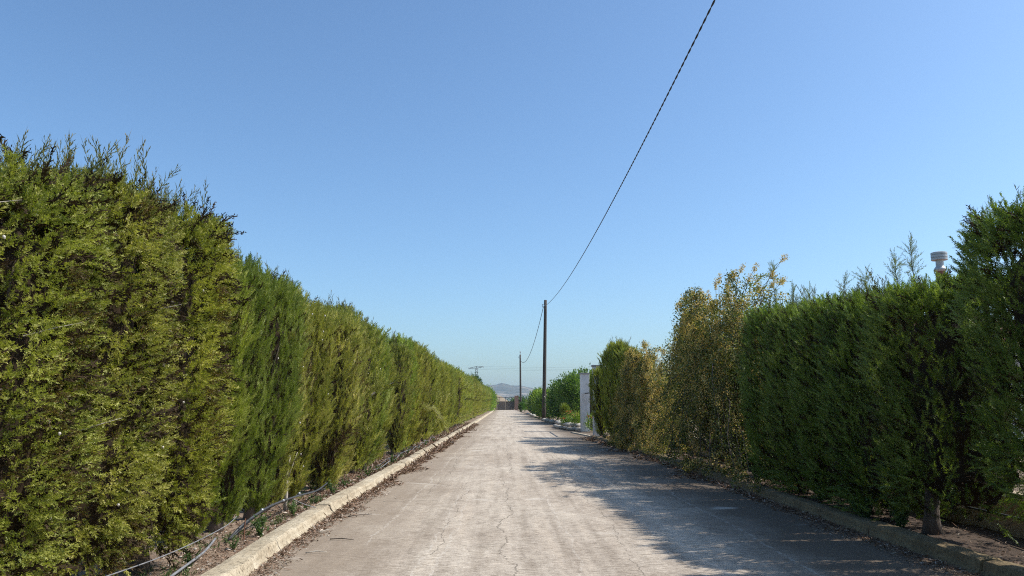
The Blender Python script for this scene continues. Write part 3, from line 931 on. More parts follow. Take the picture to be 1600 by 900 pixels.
for k, (x, y, h, lb) in enumerate([(5.0, 30.6, 3.6, 'tall cypress rising behind the lower brown shrub'), (4.88, 31.9, 3.85, 'tallest feathery cypress in the clump before the white gate pillar'),
                               (4.8, 33.2, 3.95, 'tall cypress in the middle of the clump before the white gate pillar'), (4.78, 34.5, 3.75, 'bright topped cypress near the white gate pillar'),
                               (4.5, 35.9, 3.0, 'shorter cypress hugging the white gate pillar')]):
    cypress(x, y, h, MIDCOL[k % 3], 3.3, TR[k % 3], math.pi, lb, GR, tint=(1.05, 1.1, 0.75), sx=0.9, sy=1.1)
# sharp leaders standing above the right hedge
def leader(e_y, x, y, z, L, seed, lbl):
    e = [o for o in COL.objects if o.name.startswith('cypress_tree') and o.location[0] > 0 and abs(o.location[1]-e_y) < 0.02][0]
    branch_part('leader_shoot', e, [(x, y, z), (x+.01, y, z+L*0.4), (x-.01, y, z+L*0.75), (x, y+.01, z+L)], 0.008, SHOOT[1], int(40*L/0.5), [M_BARK, M_CYP], 0.42, seed, 0.34, lbl)
leader(9.35, 5.0, 9.22, 2.8, 0.72, 1, 'tall pointed shoot standing above the hedge top')
leader(9.35, 5.0, 9.62, 2.9, 0.5, 2, 'short pointed shoot')
leader(14.1, 5.2, 14.6, 3.3, 0.95, 3, 'tall thin shoot above the hedge top')
leader(10.4, 5.0, 10.43, 2.95, 0.36, 4, 'short pointed shoot')
leader(11.6, 5.0, 11.1, 3.0, 0.36, 5, 'short pointed shoot')
leader(12.8, 5.0, 12.4, 3.0, 0.4, 6, 'short pointed shoot')
leader(12.8, 5.0, 13.1, 3.1, 0.42, 7, 'short pointed shoot')


# ------------------------------------------------------------------ leaf-scatter shrubs
def leaf_quads(P, D, L, W, r):
    """lens-shaped leaves, 4 verts each"""
    K = len(P)
    d = D/np.linalg.norm(D, axis=1, keepdims=True)
    s = np.cross(d, r.normal(0, 1, (K, 3))); s /= np.linalg.norm(s, axis=1, keepdims=True)
    nrm = np.cross(d, s)
    L = L[:, None]; W = W[:, None]
    return np.stack([P, P+d*L*0.45+s*W/2+nrm*L*0.06, P+d*L, P+d*L*0.45-s*W/2+nrm*L*0.06], 1).reshape(-1, 3)


def arching_shrub(name, loc, ry, rxf, rxb, h, nbr, seed, label, flower_stalks, lowfill=1.0):
    r = np.random.default_rng(seed)
    e = empty(name, loc); tag(e, label, 'shrub', 'brown flowering shrubs arching over the right kerb')
    stems = MB(); LP = []; LD = []; LT = []; OP = []; OD = []; OT = []
    for k in range(nbr):
        a = r.uniform(0, 6.283)
        if k % 2: a = r.uniform(1.8, 4.5)
        reach = r.uniform(0.3, 1.0)**0.6
        if k % 9 == 0: reach = r.uniform(1.05, 1.3)
        tx = math.cos(a)*(rxf if math.cos(a) < 0 else rxb)*reach
        tx = max(tx, -1.22)
        ty = math.sin(a)*ry*reach
        hk = h*(0.6+0.4*math.sqrt(max(0, 1-0.75*(min(1, reach)*abs(math.cos(a)))**2-0.8*(min(1, reach)*math.sin(a))**2)))*r.uniform(0.66, 1.0)
        droop = hk*r.uniform(0.1, 0.9)*reach*lowfill
        hk = hk*(1 if k % 3 else r.uniform(0.25, 0.8))
        P = []
        n_ = 9
        for i in range(n_):
            t = i/(n_-1)
            hz = hk*math.sin(min(1, t*1.35)*math.pi/2) - (droop*((t-0.5)/0.5)**1.6 if t > 0.5 else 0)
            P.append(np.array([tx*t**0.95+0.08*r.normal()*t, ty*t**1.05+0.08*r.normal()*t, max(0.12, hz)]))
        if k % 3 == 0: stems.tube(P, [0.022*(1-0.85*i/(n_-1)) for i in range(n_)], 5)
        Pn = np.array(P)
        m = 300; gb = r.normal(0, 0.16); rich = r.uniform(0, 1)
        u = r.uniform(0.18, 1, m)*(n_-1); i0 = np.minimum(u.astype(int), n_-2); f = (u-i0)[:, None]
        pos = Pn[i0]*(1-f)+Pn[i0+1]*f; dd = Pn[i0+1]-Pn[i0]; dd /= np.linalg.norm(dd, axis=1, keepdims=True)+1e-9
        off = r.normal(0, 0.048, (m, 3))
        LP.append(pos+off); LD.append(dd*0.7+r.normal(0, 0.6, (m, 3))); LT.append(np.clip(r.normal(0.5+gb, 0.18, m), 0, 1))
        # withered flower clusters along the outer half
        nc = int((2+17*rich**1.5)*(1.5 if seed == 6 else 1.0))
        for c in range(nc):
            uu = r.uniform(0.45, 1.0)*(n_-1); j0 = min(int(uu), n_-2); ff_ = uu-j0
            cpos = Pn[j0]*(1-ff_)+Pn[j0+1]*ff_ + r.normal(0, 0.05, 3)
            q = int(r.integers(16, 28)); axd = Pn[j0+1]-Pn[j0]; axd /= np.linalg.norm(axd)+1e-9
            o_ = r.normal(0, 0.03, (q, 3)) + axd[None, :]*r.uniform(-0.12, 0.12, (q, 1))
            OP.append(cpos+o_); OD.append(o_+r.normal(0, .02, (q, 3))); OT.append(np.clip(r.normal(r.uniform(0.3, 0.7), 0.15, q), 0, 1))
    stems.build('stems', M_BARK, e, smooth=True)
    LP = np.concatenate(LP); LD = np.concatenate(LD); LT = np.concatenate(LT)
    V = leaf_quads(LP, LD, r.uniform(0.05, 0.095, len(LP))*0.85, r.uniform(0.026, 0.046, len(LP))*0.85, r)
    o = link('foliage', mesh_np('foliage', V, np.arange(len(V)).reshape(-1, 4), M_OLIVE, None, np.repeat(LT, 4)), e)
    OP = np.concatenate(OP); OD = np.concatenate(OD); OT = np.concatenate(OT)
    V = leaf_quads(OP, OD, r.uniform(0.028, 0.05, len(OP)), r.uniform(0.02, 0.034, len(OP)), r)
    o = link('flower_clusters', mesh_np('flower_clusters', V, np.arange(len(V)).reshape(-1, 4), M_OCHRE, None, np.repeat(OT, 4)), e)
    # tall bare stalks with a dry head at the tip
    for (dx, dy, z0, z1, bx, by) in flower_stalks:
        b = MB()
        pts = [(dx+bx*t**1.7, dy+by*t**2.2, z0+(z1-z0)*(1.25*t-0.25*t**3)-0.15*t*t) for t in (0, .2, .4, .6, .8, 1)]
        b.tube(pts, [0.010, 0.009, 0.008, 0.006, 0.005, 0.003], 5)
        tip = np.array(pts[-1]); q = 170
        nq = len(b.v)
        ax = np.array(pts[-1])-np.array(pts[-2]); ax /= np.linalg.norm(ax)
        o_ = r.normal(0, 0.022, (q, 3)) + ax[None, :]*r.uniform(-0.22, 0.03, (q, 1))
        V = leaf_quads(tip+o_, o_+0.03*ax, r.uniform(0.018, 0.036, q), r.uniform(0.014, 0.024, q), r)
        quads = np.array([f_ for f_ in b.f if len(f_) == 4])
        me = mesh_np('flower_stalk', np.concatenate([np.array(b.v), V]), [quads, np.arange(len(V)).reshape(-1, 4)+nq], [M_BARK, M_OCHRE],
                     np.concatenate([np.zeros(len(quads), int), np.ones(q, int)]), np.concatenate([np.full(nq, .5), np.repeat(r.uniform(.2, .7, q), 4)]))
        link('flower_stalk', me, e)
    return e


heads = [(21.9, 4.5), (19.9, 4.46), (18.45, 4.49), (18.1, 4.55), (16.8, 4.42), (16.3, 4.45), (15.4, 4.3), (15.8, 4.15), (13.8, 4.18), (14.45, 3.98), (13.9, 3.78), (14.4, 3.8), (19.2, 4.3), (22.4, 4.4), (17.4, 4.3), (20.6, 4.45)]
st1 = []
for q_, (hy, hz) in enumerate(heads):
    dyb = max(-3.3, min(3.5, (hy-18.9)*0.62)); st1.append((-0.1, dyb, hz-1.5, hz+0.15, -0.05, hy-18.9-dyb))
arching_shrub('arching_shrub', (5.3, 18.9, 0.08), 6.0, 1.15, 1.2, 5.0, 270, 5, 'large brown and olive flowering shrub arching above the right hedge', st1, 1.2)
arching_shrub('arching_shrub', (4.95, 27.2, 0.08), 3.9, 1.0, 1.0, 3.95, 210, 6, 'lower orange brown flowering shrub drooping over the right kerb', [(-.2, 2.4, 2.6, 3.6, 0, .4), (0, 1.2, 2.6, 3.6, 0, .3)], 1.4)


def leafy_crown(seed, rx, ry, h, nclump, leaf, base=0.15, mat=None, per=26, clr=0.16):
    r = np.random.default_rng(seed)
    P = []; D = []; T = []
    for k in range(nclump):
        v = r.normal(0, 1, 3); v /= np.linalg.norm(v)
        q = r.uniform(0.45, 1.0)**0.6
        lump = 1+0.22*mnoise.noise(Vector((v[0]*1.9+seed, v[1]*1.9, v[2]*1.9)))
        c = np.array([v[0]*rx*q*lump, v[1]*ry*q*lump, base+(h-base)*0.5+v[2]*(h-base)*0.5*q*lump])
        if c[2] < base*0.6: continue
        o_ = r.normal(0, clr, (per, 3)); o_[:, 2] *= 1.25
        P.append(c+o_); D.append(o_*2+v*0.3+np.array([0, 0, 0.5])+r.normal(0, .15, (per, 3)))
        T.append(np.clip(r.normal(0.5+0.22*r.normal(), 0.15, per), 0, 1))
    P = np.concatenate(P); D = np.concatenate(D); T = np.concatenate(T)
    V = leaf_quads(P, D, r.uniform(0.8, 1.3, len(P))*leaf, r.uniform(0.36, 0.6, len(P))*leaf, r)
    return mesh_np('crown', V, np.arange(len(V)).reshape(-1, 4), mat or M_BROAD, None, np.repeat(T, 4))


def stem_cluster(seed, h, n_=5, spread=0.4, r0=0.05, mat=None):
    r = random.Random(seed); b = MB()
    for k in range(n_):
        a = 6.28*k/n_+r.uniform(-.4, .4); s = spread*r.uniform(0.4, 1)
        b.tube([(0.04*math.cos(a), 0.04*math.sin(a), -0.05), (s*0.3*math.cos(a), s*0.3*math.sin(a), h*0.4), (s*math.cos(a), s*math.sin(a), h)], [r0, r0*0.7, r0*0.25], 6)
    return b.mesh('trunk', mat or M_BARK, smooth=True)


def shrub(name, loc, crown, trunk, label, group=None, cat='shrub', tint=(1, 1, 1), s=(1, 1, 1)):
    e = empty(name, loc); tag(e, label, cat, group)
    link('trunk', trunk, e).scale = s
    c = link('crown', crown, e); c.color = (*tint, 1); c.scale = s
    return e


GS = 'leafy shrubs along the right side beyond the gateway'
stm = [stem_cluster(i, 1.6, 5, 0.5) for i in range(2)]
C1 = leafy_crown(1, 1.5, 2.3, 3.7, 460, 0.17)
C2 = leafy_crown(2, 1.2, 2.0, 3.2, 360, 0.17)
C3 = leafy_crown(3, 1.3, 2.4, 3.0, 300, 0.2)
shrub('leafy_shrub', (5.55, 60.5, 0.05), C1, stm[0], 'largest leafy green shrub just beyond the white gate pillar', GS)
shrub('leafy_shrub', (4.95, 66.0, 0.05), C2, stm[1], 'dark leafy shrub close beside the nearer wooden pole', GS, tint=(0.85, 0.9, 1.0), s=(1, 1, 1.02))
shrub('leafy_shrub', (6.9, 62.5, 0.05), C2, stm[1], 'bright leafy shrub behind the largest one by the white pillar', GS, tint=(1.3, 1.2, 0.9), s=(1.2, 1.1, 1.24))
shrub('leafy_shrub', (4.45, 79, 0.05), C3, stm[0], 'bright green shrub just beyond the nearer wooden pole', GS, tint=(1.35, 1.25, 0.9), s=(1, 1, 0.92))
shrub('leafy_shrub', (4.35, 86, 0.05), C3, stm[1], 'pale green shrub, second beyond the nearer wooden pole', GS, tint=(1.6, 1.35, 0.9), s=(1, 1, 0.98))
shrub('leafy_shrub', (4.3, 96, 0.05), C3, stm[0], 'dark green shrub between the two wooden poles', GS, tint=(0.9, 1.0, 1.0), s=(1, 1, 1.05))
shrub('leafy_shrub', (4.6, 112, 0.05), C3, stm[1], 'distant pale shrub near the farther wooden pole', GS, tint=(1.5, 1.3, 1.0), s=(1, 1.2, 0.85))
# low topiary
ball = leafy_crown(9, 0.27, 0.27, 0.55, 150, 0.07, base=0.02, per=16, clr=0.05)
b = MB(); b.tube([(0, 0, -0.05), (0.01, 0, 0.5), (0, 0.01, 0.95)], [0.03, 0.025, 0.02], 6)
e = empty('topiary_tree', (4.1, 52.5, 0.25)); tag(e, 'small ball-clipped topiary on a thin stem behind the red flowers', 'topiary')
b.build('trunk', M_BARK, e); c = link('crown', ball, e); c.location = (0, 0, 0.68); c.color = (1.5, 1.1, 0.8, 1)
dw = leafy_crown(12, 0.42, 0.5, 0.95, 160, 0.13, base=0.1, per=14, clr=0.09)
b = MB(); b.tube([(0, 0, -0.05), (0.01, 0, 0.3), (0, 0.01, 0.6)], [0.05, 0.05, 0.04], 6); dwt = b.mesh('trunk', M_PALEBARK)
for q, (x, y, lb) in enumerate([(2.75, 122, 'dark round clipped shrub on a short trunk below the farther pole, left one'), (3.35, 125, 'round clipped shrub on a short trunk below the farther pole, right one')]):
    e = empty('clipped_shrub', (x, y, 0.03)); tag(e, lb, 'shrub', 'round clipped shrubs below the farther pole')
    link('trunk', dwt, e); c = link('crown', dw, e); c.location = (0, 0, 0.45); c.color = (0.6, 0.8, 0.9, 1) if q == 0 else (1.1, 1.1, .9, 1); c.scale = (1, 1, 1.1) if q == 0 else (0.8, 0.8, 0.95)

# left far end: broadleaf growth replacing the hedge, dark-leaved tree above it
C4 = leafy_crown(21, 1.1, 4.5, 4.3, 300, 0.28, base=0.1, per=20, clr=0.3)
shrub('leafy_shrub', (-3.35, 152, 0.03), C4, stm[0], 'pale leafy shrub at the far end of the left hedge', 'leafy shrubs closing the far end of the left hedge', tint=(1.5, 1.35, 1.0))
shrub('leafy_shrub', (-3.2, 163, 0.03), C4, stm[1], 'bright leafy shrub right before the far gate on the left', 'leafy shrubs closing the far end of the left hedge', tint=(1.7, 1.5, 1.0), s=(1.1, 1, 0.9))
C5 = leafy_crown(23, 1.0, 1.2, 1.5, 60, 0.24, base=0.0, per=16, clr=0.22)
b = MB(); b.tube([(0, 0, -0.1), (0.05, 0, 2.5), (0, 0, 4.4)], [0.12, 0.09, 0.05], 6)
e = empty('broadleaf_tree', (-4.6, 118, 0)); tag(e, 'dark-leaved treetop poking above the far part of the left hedge', 'tree')
b.build('trunk', M_BARK, e); c = link('crown', C5, e); c.location = (0, 0, 4.1); c.color = (0.5, 0.6, 0.9, 1)

# scattered trees far beyond the gate
C6 = leafy_crown(31, 3.2, 3.2, 4.6, 150, 0.7, base=0.2, per=16, clr=0.6)
b = MB(); b.tube([(0, 0, -0.2), (0, 0, 2.5)], [0.25, 0.15], 6); ft = b.mesh('trunk', M_BARK)
rt = random.Random(5)
far_tree_spots = [(4.5, 236), (10.5, 250), (15, 262), (22, 255), (14, 345), (26, 320), (36, 300), (-9, 280), (-18, 300), (48, 310), (60, 290), (12, 420), (24, 440), (40, 430), (18, 520)]
for q, (x, y) in enumerate(far_tree_spots):
    shrub('far_tree', (x, y, -0.1), C6, ft, 'small dark tree in the fields beyond the far gate', 'trees in the fields beyond the far gate', 'tree', tint=(0.7, 0.75, 0.9), s=[(s_, s_, s_*0.8) for s_ in [rt.uniform(0.5, 1.0)]][0])


# ------------------------------------------------------------------ small stuff: litter, weeds, snails
def debris(name, xf, side, y0, y1, n, widef, zf, seed, label=None):
    r = np.random.default_rng(seed)
    y = y0+(y1-y0)*r.uniform(0, 1, n)**1.6
    u = widef(r, n, y)
    x = np.array([xf(q) for q in y])+u*side
    z = np.array([zf(a, b_) for a, b_ in zip(x, y)])
    d = np.stack([r.normal(0, 1, n), r.normal(0, 1, n), np.abs(r.normal(0, 0.25, n))], 1)
    L = r.gamma(2.2, 0.014, n)+0.012
    V = leaf_quads(np.stack([x, y, z+0.004], 1), d, L*np.clip(y/9, 0.8, 3), r.uniform(0.006, 0.018, n)*np.clip(y/9, 0.8, 3), r)
    zg = np.repeat(z, 4); V[:, 2] = np.maximum(V[:, 2], zg+0.003)
    T = np.repeat(np.clip(r.normal(0.45, 0.3, n), 0, 1), 4)
    o = link(name, mesh_np(name, V, np.arange(len(V)).reshape(-1, 4), M_LITTER, None, T))
    tag(o, label, 'debris', None, 'stuff')
    return o


M_LITTER = leaf_mat('dry_litter', [(0.0, (0.07, 0.040, 0.025)), (0.4, (0.22, 0.135, 0.09)), (0.75, (0.36, 0.25, 0.18)), (1.0, (0.58, 0.5, 0.42))], 0.05, 0.9, 0.15, False)
clump = lambda y: 0.5+0.9*np.array([mnoise.noise(Vector((0, q*0.55, 3))) for q in y])
debris('debris', kerbx_left, 1, 3, 60, 20000, lambda r, n, y: 0.02+np.abs(r.normal(0, 0.24, n))*np.clip(clump(y), 0.12, 2), lambda x, y: 0.008, 3, 'brown dry hedge clippings swept against the left kerb')
debris('debris', kerbx_left, -1, 3, 60, 24000, lambda r, n, y: 0.30+np.abs(r.normal(0, 0.4, n)), lambda x, y: soil_l(x, y)+0.005, 4, 'dry clippings on the soil under the left hedge')
debris('debris', kerbx_right, -1, 5, 36, 12000, lambda r, n, y: 0.02+np.abs(r.normal(0, 0.28, n))*np.clip(clump(y+20), 0.1, 2), lambda x, y: 0.008, 5, 'dry clippings against the shaded right kerb')
debris('debris', kerbx_right, 1, 4, 36, 6000, lambda r, n, y: 0.30+r.uniform(0, 1.2, n)**1.5, lambda x, y: soil_r(x, y)+0.005, 6, 'dry clippings on the soil under the right hedge')


def pebble_mesh(seed, mat=M_STONE, sub=1):
    r = random.Random(seed); b = MB()
    import bmesh
    bm = bmesh.new(); bmesh.ops.create_icosphere(bm, subdivisions=sub, radius=1)
    for v in bm.verts:
        v.co *= 1+0.28*mnoise.noise(v.co*1.4+Vector((seed, 0, 0)))
        v.co.z *= 0.62
    me = bpy.data.meshes.new('rock'); bm.to_mesh(me); bm.free()
    me.materials.append(mat)
    me.polygons.foreach_set('use_smooth', [True]*len(me.polygons))
    return me


PB = [pebble_mesh(i) for i in range(4)]
# small loose stones as stuff
r = np.random.default_rng(77)
allv = []; allf = []; nv = 0
for k in range(420):
    side = r.uniform() < 0.75
    y = 4+40*r.uniform()**1.7
    x = kerbx_left(y)-0.33-abs(r.normal(0, 0.35)) if side else kerbx_left(y)+abs(r.normal(0, 0.3))+0.03
    z = soil_l(x, y) if side else 0.004
    me = PB[k % 4]; s = r.uniform(0.008, 0.028)*(1 if side else 0.55)
    co = np.array([v.co[:] for v in me.vertices])*s*np.array([1, r.uniform(.7, 1.3), 0.9])+np.array([x, y, z+s*0.25])
    allv.append(co); allf.append(np.array([p.vertices[:] for p in me.polygons])+nv); nv += len(co)
o = link('pebbles', mesh_np('pebbles', np.concatenate(allv), np.concatenate(allf), M_STONE, smooth=True))
tag(o, 'small pale stones scattered along the left kerb', 'stones', None, 'stuff')

# sticks lying in the litter
for k, (x, y, a, L) in enumerate([(-2.12, 8.55, 0.3, 0.22), (-2.05, 9.4, -0.2, 0.3), (-2.3, 9.9, 0.9, 0.25), (-2.2, 11.2, 0.5, 0.35), (-2.25, 11.9, 1.9, 0.2)]):
    b = MB(); pts = []
    for i in range(5):
        t = i/4; pts.append((x+math.cos(a)*L*t, y+math.sin(a)*L*t, 0.016+0.012*math.sin(t*3)+0.006*random.random()))
    b.tube(pts, [0.007, 0.006, 0.006, 0.005, 0.003], 5)
    tag(b.build('stick', M_BARK if k % 2 else M_PALEBARK, smooth=True), 'thin dry stick lying among clippings by the left kerb', 'stick', 'dry sticks by the left kerb')


def weed(seed, h, nst, spread, leafL):
    r = np.random.default_rng(seed); P = []; D = []; T = []
    b = MB()
    for k in range(nst):
        a = r.uniform(0, 6.28); s = spread*r.uniform(.3, 1); hh = h*r.uniform(.5, 1)
        tip = np.array([s*math.cos(a), s*math.sin(a), hh])
        b.tube([(0, 0, -0.01), tuple(tip*[.5, .5, .6]), tuple(tip)], [0.004, 0.003, 0.001], 4, cap=False)
        m = 16; t = r.uniform(0.15, 1, m)[:, None]
        P.append(tip*t*np.array([1, 1, 1.0])); D.append(r.normal(0, .8, (m, 3))+[0, 0, .4]); T.append(np.clip(r.normal(.5, .2, m), 0, 1))
    P = np.concatenate(P); V = leaf_quads(P, np.concatenate(D), r.uniform(.6, 1.3, len(P))*leafL, r.uniform(.3, .5, len(P))*leafL, r)
    nb = len(b.v); q = np.array(b.f)
    return mesh_np('weed', np.concatenate([np.array([list(v) for v in b.v]), V]), [q, np.arange(len(V)).reshape(-1, 4)+nb], M_WEED, None,
                   np.concatenate([np.full(nb, .3), np.repeat(np.concatenate(T), 4)]))


WD = [weed(i, 0.22, 9, 0.14, 0.04) for i in range(4)]
wsp = [(-2.95, 7.55), (-2.85, 8.45), (-2.8, 9.2), (-3.0, 9.9), (-2.85, 10.8), (-2.9, 12.2), (-2.88, 13.3), (-2.95, 14.6), (-2.85, 16.5), (-2.9, 18.0),
       (-2.85, 20.0), (-2.8, 21.6), (-2.9, 23.5), (-2.8, 25.5), (-2.85, 28), (-2.8, 31)]
for k, (x, y) in enumerate(wsp):
    o = link('weed', WD[k % 4]); o.location = (x, y, soil_l(x, y)); o.rotation_euler[2] = k*1.3; s = [1.0, .8, 1.2, .7][(k*7) % 4]; o.scale = (s, s, s); o.color = (1, 1, 1, 1)
    tag(o, 'small green weed growing between the left kerb and hedge', 'weed', 'weeds between the left kerb and hedge')
for k, (x, y) in enumerate([(4.72, 10.3), (4.86, 9.7), (5.0, 9.9), (5.3, 10.6), (5.05, 11.0), (4.95, 12.3), (4.85, 15), (4.6, 25), (4.5, 29), (4.4, 31), (4.3, 33.4)]):
    o = link('weed', WD[(k+1) % 4]); o.location = (x, y, soil_r(x, y)); o.rotation_euler[2] = k*1.7; s = [1.5, 1.1, 1.3, .9][(k*5) % 4]; o.scale = (s, s, s*1.3); o.color = (.8, .9, .9, 1)
    tag(o, 'weed in the shade between the right kerb and hedge', 'weed', 'weeds between the right kerb and hedge')

# ground-cover tufts as stuff
r = np.random.default_rng(8)
n_ = 1500
y = 4+40*r.uniform(0, 1, n_)**1.5; x = np.array([kerbx_left(q) for q in y])-0.36-np.abs(r.normal(0, 0.3, n_))
m_ = np.array([pn(a, b_, 1.3, 17) for a, b_ in zip(x, y)]) > 0.0
x, y = x[m_], y[m_]; K = len(x)
P = np.repeat(np.stack([x, y, [soil_l(a, b_) for a, b_ in zip(x, y)]], 1), 6, 0)+r.normal(0, .012, (K*6, 3))*[1, 1, 0]
V = leaf_quads(P, r.normal(0, .5, (K*6, 3))+[0, 0, 1], r.uniform(.03, .08, K*6), r.uniform(.004, .009, K*6)*1.5, r)
o = link('grass', mesh_np('grass', V, np.arange(len(V)).reshape(-1, 4), M_WEED, None, np.repeat(r.uniform(0, 1, K*6), 4))); o.color = (1, 1, 1, 1)
tag(o, 'short sparse grass between the left kerb and the hedge', 'grass', None, 'stuff')

# snails: little pale shells stuck to the left hedge
b = MB()
prf = [(0.001, 0.0), (0.007, 0.001), (0.0095, 0.005), (0.008, 0.009), (0.005, 0.012), (0.001, 0.0145)]
b.lathe(prf, n=10); b.lathe([(0.001, 0), (0.004, 0.001), (0.0055, .004), (0.003, .007), (.001, .008)], c=(0.007, 0.002, -0.001), n=8)
SN = b.mesh('snail_shell', M_SNAIL, smooth=True)
rs = random.Random(4)
for k in range(22):
    y = rs.choice([rs.uniform(4, 8), rs.uniform(8.5, 15), rs.uniform(8.5, 18)])
    z = rs.uniform(0.7, 2.9)
    o = link('snail_shell', SN); o.location = (-2.78+rs.uniform(-.04, .05) if y < 8 else -2.70+rs.uniform(-.05, .05), y, z)
    o.rotation_euler = (rs.uniform(-1, 1), 1.4, rs.uniform(-1, 1)); s = rs.uniform(0.8, 1.3) if y < 8 else rs.uniform(0.9, 1.5); o.scale = (s, s, s)
    tag(o, 'small pale snail shell clinging to the left hedge', 'snail', 'pale snails clinging to the left hedge')


# ------------------------------------------------------------------ irrigation pipes
def pipe(name, pts, rad, mat, label, cat='pipe', n=8, group=None, wob=0.0):
    out = []
    P = [Vector(p) for p in pts]
    for i in range(len(P)-1):
        for s_ in range(6):
            t = s_/6
            p0 = P[max(i-1, 0)]; p1 = P[i]; p2 = P[i+1]; p3 = P[min(i+2, len(P)-1)]
            q = 0.5*((2*p1)+(-p0+p2)*t+(2*p0-5*p1+4*p2-p3)*t*t+(-p0+3*p1-3*p2+p3)*t**3)
            out.append(q+Vector((rs.uniform(-wob, wob), 0, rs.uniform(-wob, wob))))
    out.append(P[-1])
    b = MB(); b.tube(out, rad, n)
    return tag(b.build(name, mat, smooth=True), label, cat, group)


pipe('irrigation_pipe', [(-3.02, 8.75, 0.12), (-2.93, 9.0, 0.26), (-2.92, 9.9, 0.33), (-2.93, 11.2, 0.30), (-2.95, 12.4, 0.24), (-2.98, 13.3, 0.27)], 0.0135, M_PIPE, 'thick grey black irrigation pipe raised beside the left hedge')
pipe('irrigation_pipe', [(-3.05, 8.9, 0.10), (-2.97, 9.3, 0.24), (-2.98, 10.2, 0.29), (-2.99, 11.5, 0.27), (-3.03, 12.8, 0.2), (-3.1, 14, 0.12)], 0.011, M_PIPE, 'thinner black irrigation pipe running under the thick grey one')
b = MB()
for yb in (9.6, 10.5, 11.3):
    b.tube([(-2.925, yb-0.02, 0.325), (-2.925, yb+0.02, 0.325)], 0.018, 10)
    b.tube([(-2.925, yb, 0.325), (-2.99, yb, 0.28)], 0.008, 6)
tag(b.build('pipe_clip', M_STEEL, smooth=True), 'pale clips holding the two irrigation pipes together', 'clip', None, 'stuff')
pipe('grey_stick', [(-2.86, 6.6, 0.1), (-2.88, 7.2, 0.14), (-2.92, 7.8, 0.17), (-2.98, 8.25, 0.22)], 0.012, M_PIPEGREY, 'grey pipe end lying by the nearest part of the left kerb')
pipe('grey_wire', [(-2.9, 5.7, 0.36), (-2.86, 6.6, 0.335), (-2.87, 7.5, 0.325), (-2.92, 8.4, 0.33), (-2.99, 8.9, 0.35)], 0.005, M_PIPEGREY, 'thin grey wire stretched above the pipe end under the left hedge', 'wire')
pipe('rusty_rod', [(-2.88, 8.86, 0.03), (-2.885, 8.86, 0.2), (-2.88, 8.865, 0.33)], 0.007, M_RUST, 'short rusty iron rod standing in the soil near the left kerb', 'rod')
pipe('cross_rod', [(-2.96, 11.0, 0.3), (-2.82, 11.15, 0.2), (-2.68, 11.3, 0.13)], 0.006, M_PIPEGREY, 'thin pale rod slanting from the irrigation pipe to the kerb', 'rod')
pp = [(-2.9, 17.5, 0.14)]
yq = 17.5
while yq < 33:
    yq += rs.uniform(0.35, 0.9); pp.append((-2.9+rs.uniform(-.1, .08), yq, rs.uniform(.10, .24)))
pipe('hose', pp, 0.009, M_PIPEGREY, 'tangled pale hose looping along the foot of the left hedge', 'hose')
pp = [(-3.0, 18.5, 0.14)]; yq = 18.5
while yq < 29:
    yq += rs.uniform(0.35, 0.8); pp.append((-2.95+rs.uniform(-.1, .12), yq, rs.uniform(.10, .27)))
pipe('hose', pp, 0.009, M_PIPE, 'dark looping hose tangled behind the pale one at the left hedge', 'hose')
pipe('irrigation_pipe', [(5.72, 4, 0.33), (5.7, 7, 0.34), (5.74, 8.5, 0.33), (5.76, 10.5, 0.32)], 0.014, M_PIPE, 'dark pipe running along the tan wall under the right hedge')
# pale dead sapling trunk standing at the pipe
b = MB()
b.tube([(-3.16, 11.45, 0.02), (-3.15, 11.45, 0.3), (-3.16, 11.47, 0.6), (-3.13, 11.5, 0.85)], [0.032, 0.026, 0.022, 0.015], 8)
b.tube([(-3.155, 11.46, 0.5), (-3.08, 11.42, 0.68), (-3.0, 11.4, 0.9)], [0.014, 0.010, 0.005], 6)
tag(b.build('dead_sapling', M_PALEBARK, smooth=True), 'pale bare dead sapling stem standing behind the irrigation pipe', 'sapling')
# white ball-like stone caught on the wall
o = link('white_stone', PB[1]); o.location = (5.85, 8.75, 0.60); o.scale = (.045, .045, .06); o.active_material_index = 0
o.material_slots[0].link = 'OBJECT'; o.material_slots[0].material = M_SNAIL
tag(o, 'white pebble lying on the tan wall in the gap of the right hedge', 'stone')

# ------------------------------------------------------------------ poles and cables
def wooden_pole(base, top, r0, r1, label):
    e = empty('utility_pole', base); tag(e, label, 'pole', 'wooden utility poles on the right of the road')
    tx, ty, tz = top[0]-base[0], top[1]-base[1], top[2]-base[2]
    b = MB()
    b.tube([(tx*t, ty*t, tz*t-(0.3 if t == 0 else 0)) for t in (0, .15, .3, .45, .6, .75, .9, 1)], [r0+(r1-r0)*t for t in (0, .15, .3, .45, .6, .75, .9, 1)], 14)
    b.build('shaft', M_POLE, e, smooth=True)
    f = 0.955; cx, cy, cz = tx*f, ty*f, tz*f
    b = MB(); b.tube([(cx, cy, cz-0.03), (cx, cy, cz+0.03)], r1+0.02, 14); b.tube([(cx, cy-r1, cz), (cx, cy-r1-0.12, cz-0.02)], 0.02, 8)
    b.tube([(cx-r1, cy, cz+0.1), (cx-r1-0.16, cy, cz+0.1)], 0.018, 8); b.tube([(cx-r1-0.16, cy, cz-0.18), (cx-r1-0.16, cy, cz+0.12)], 0.03, 8); b.tube([(cx-r1, cy, cz-0.16), (cx-r1-0.16, cy, cz-0.16)], 0.018, 8)
    b.build('bracket', M_STEEL, e)
    return e


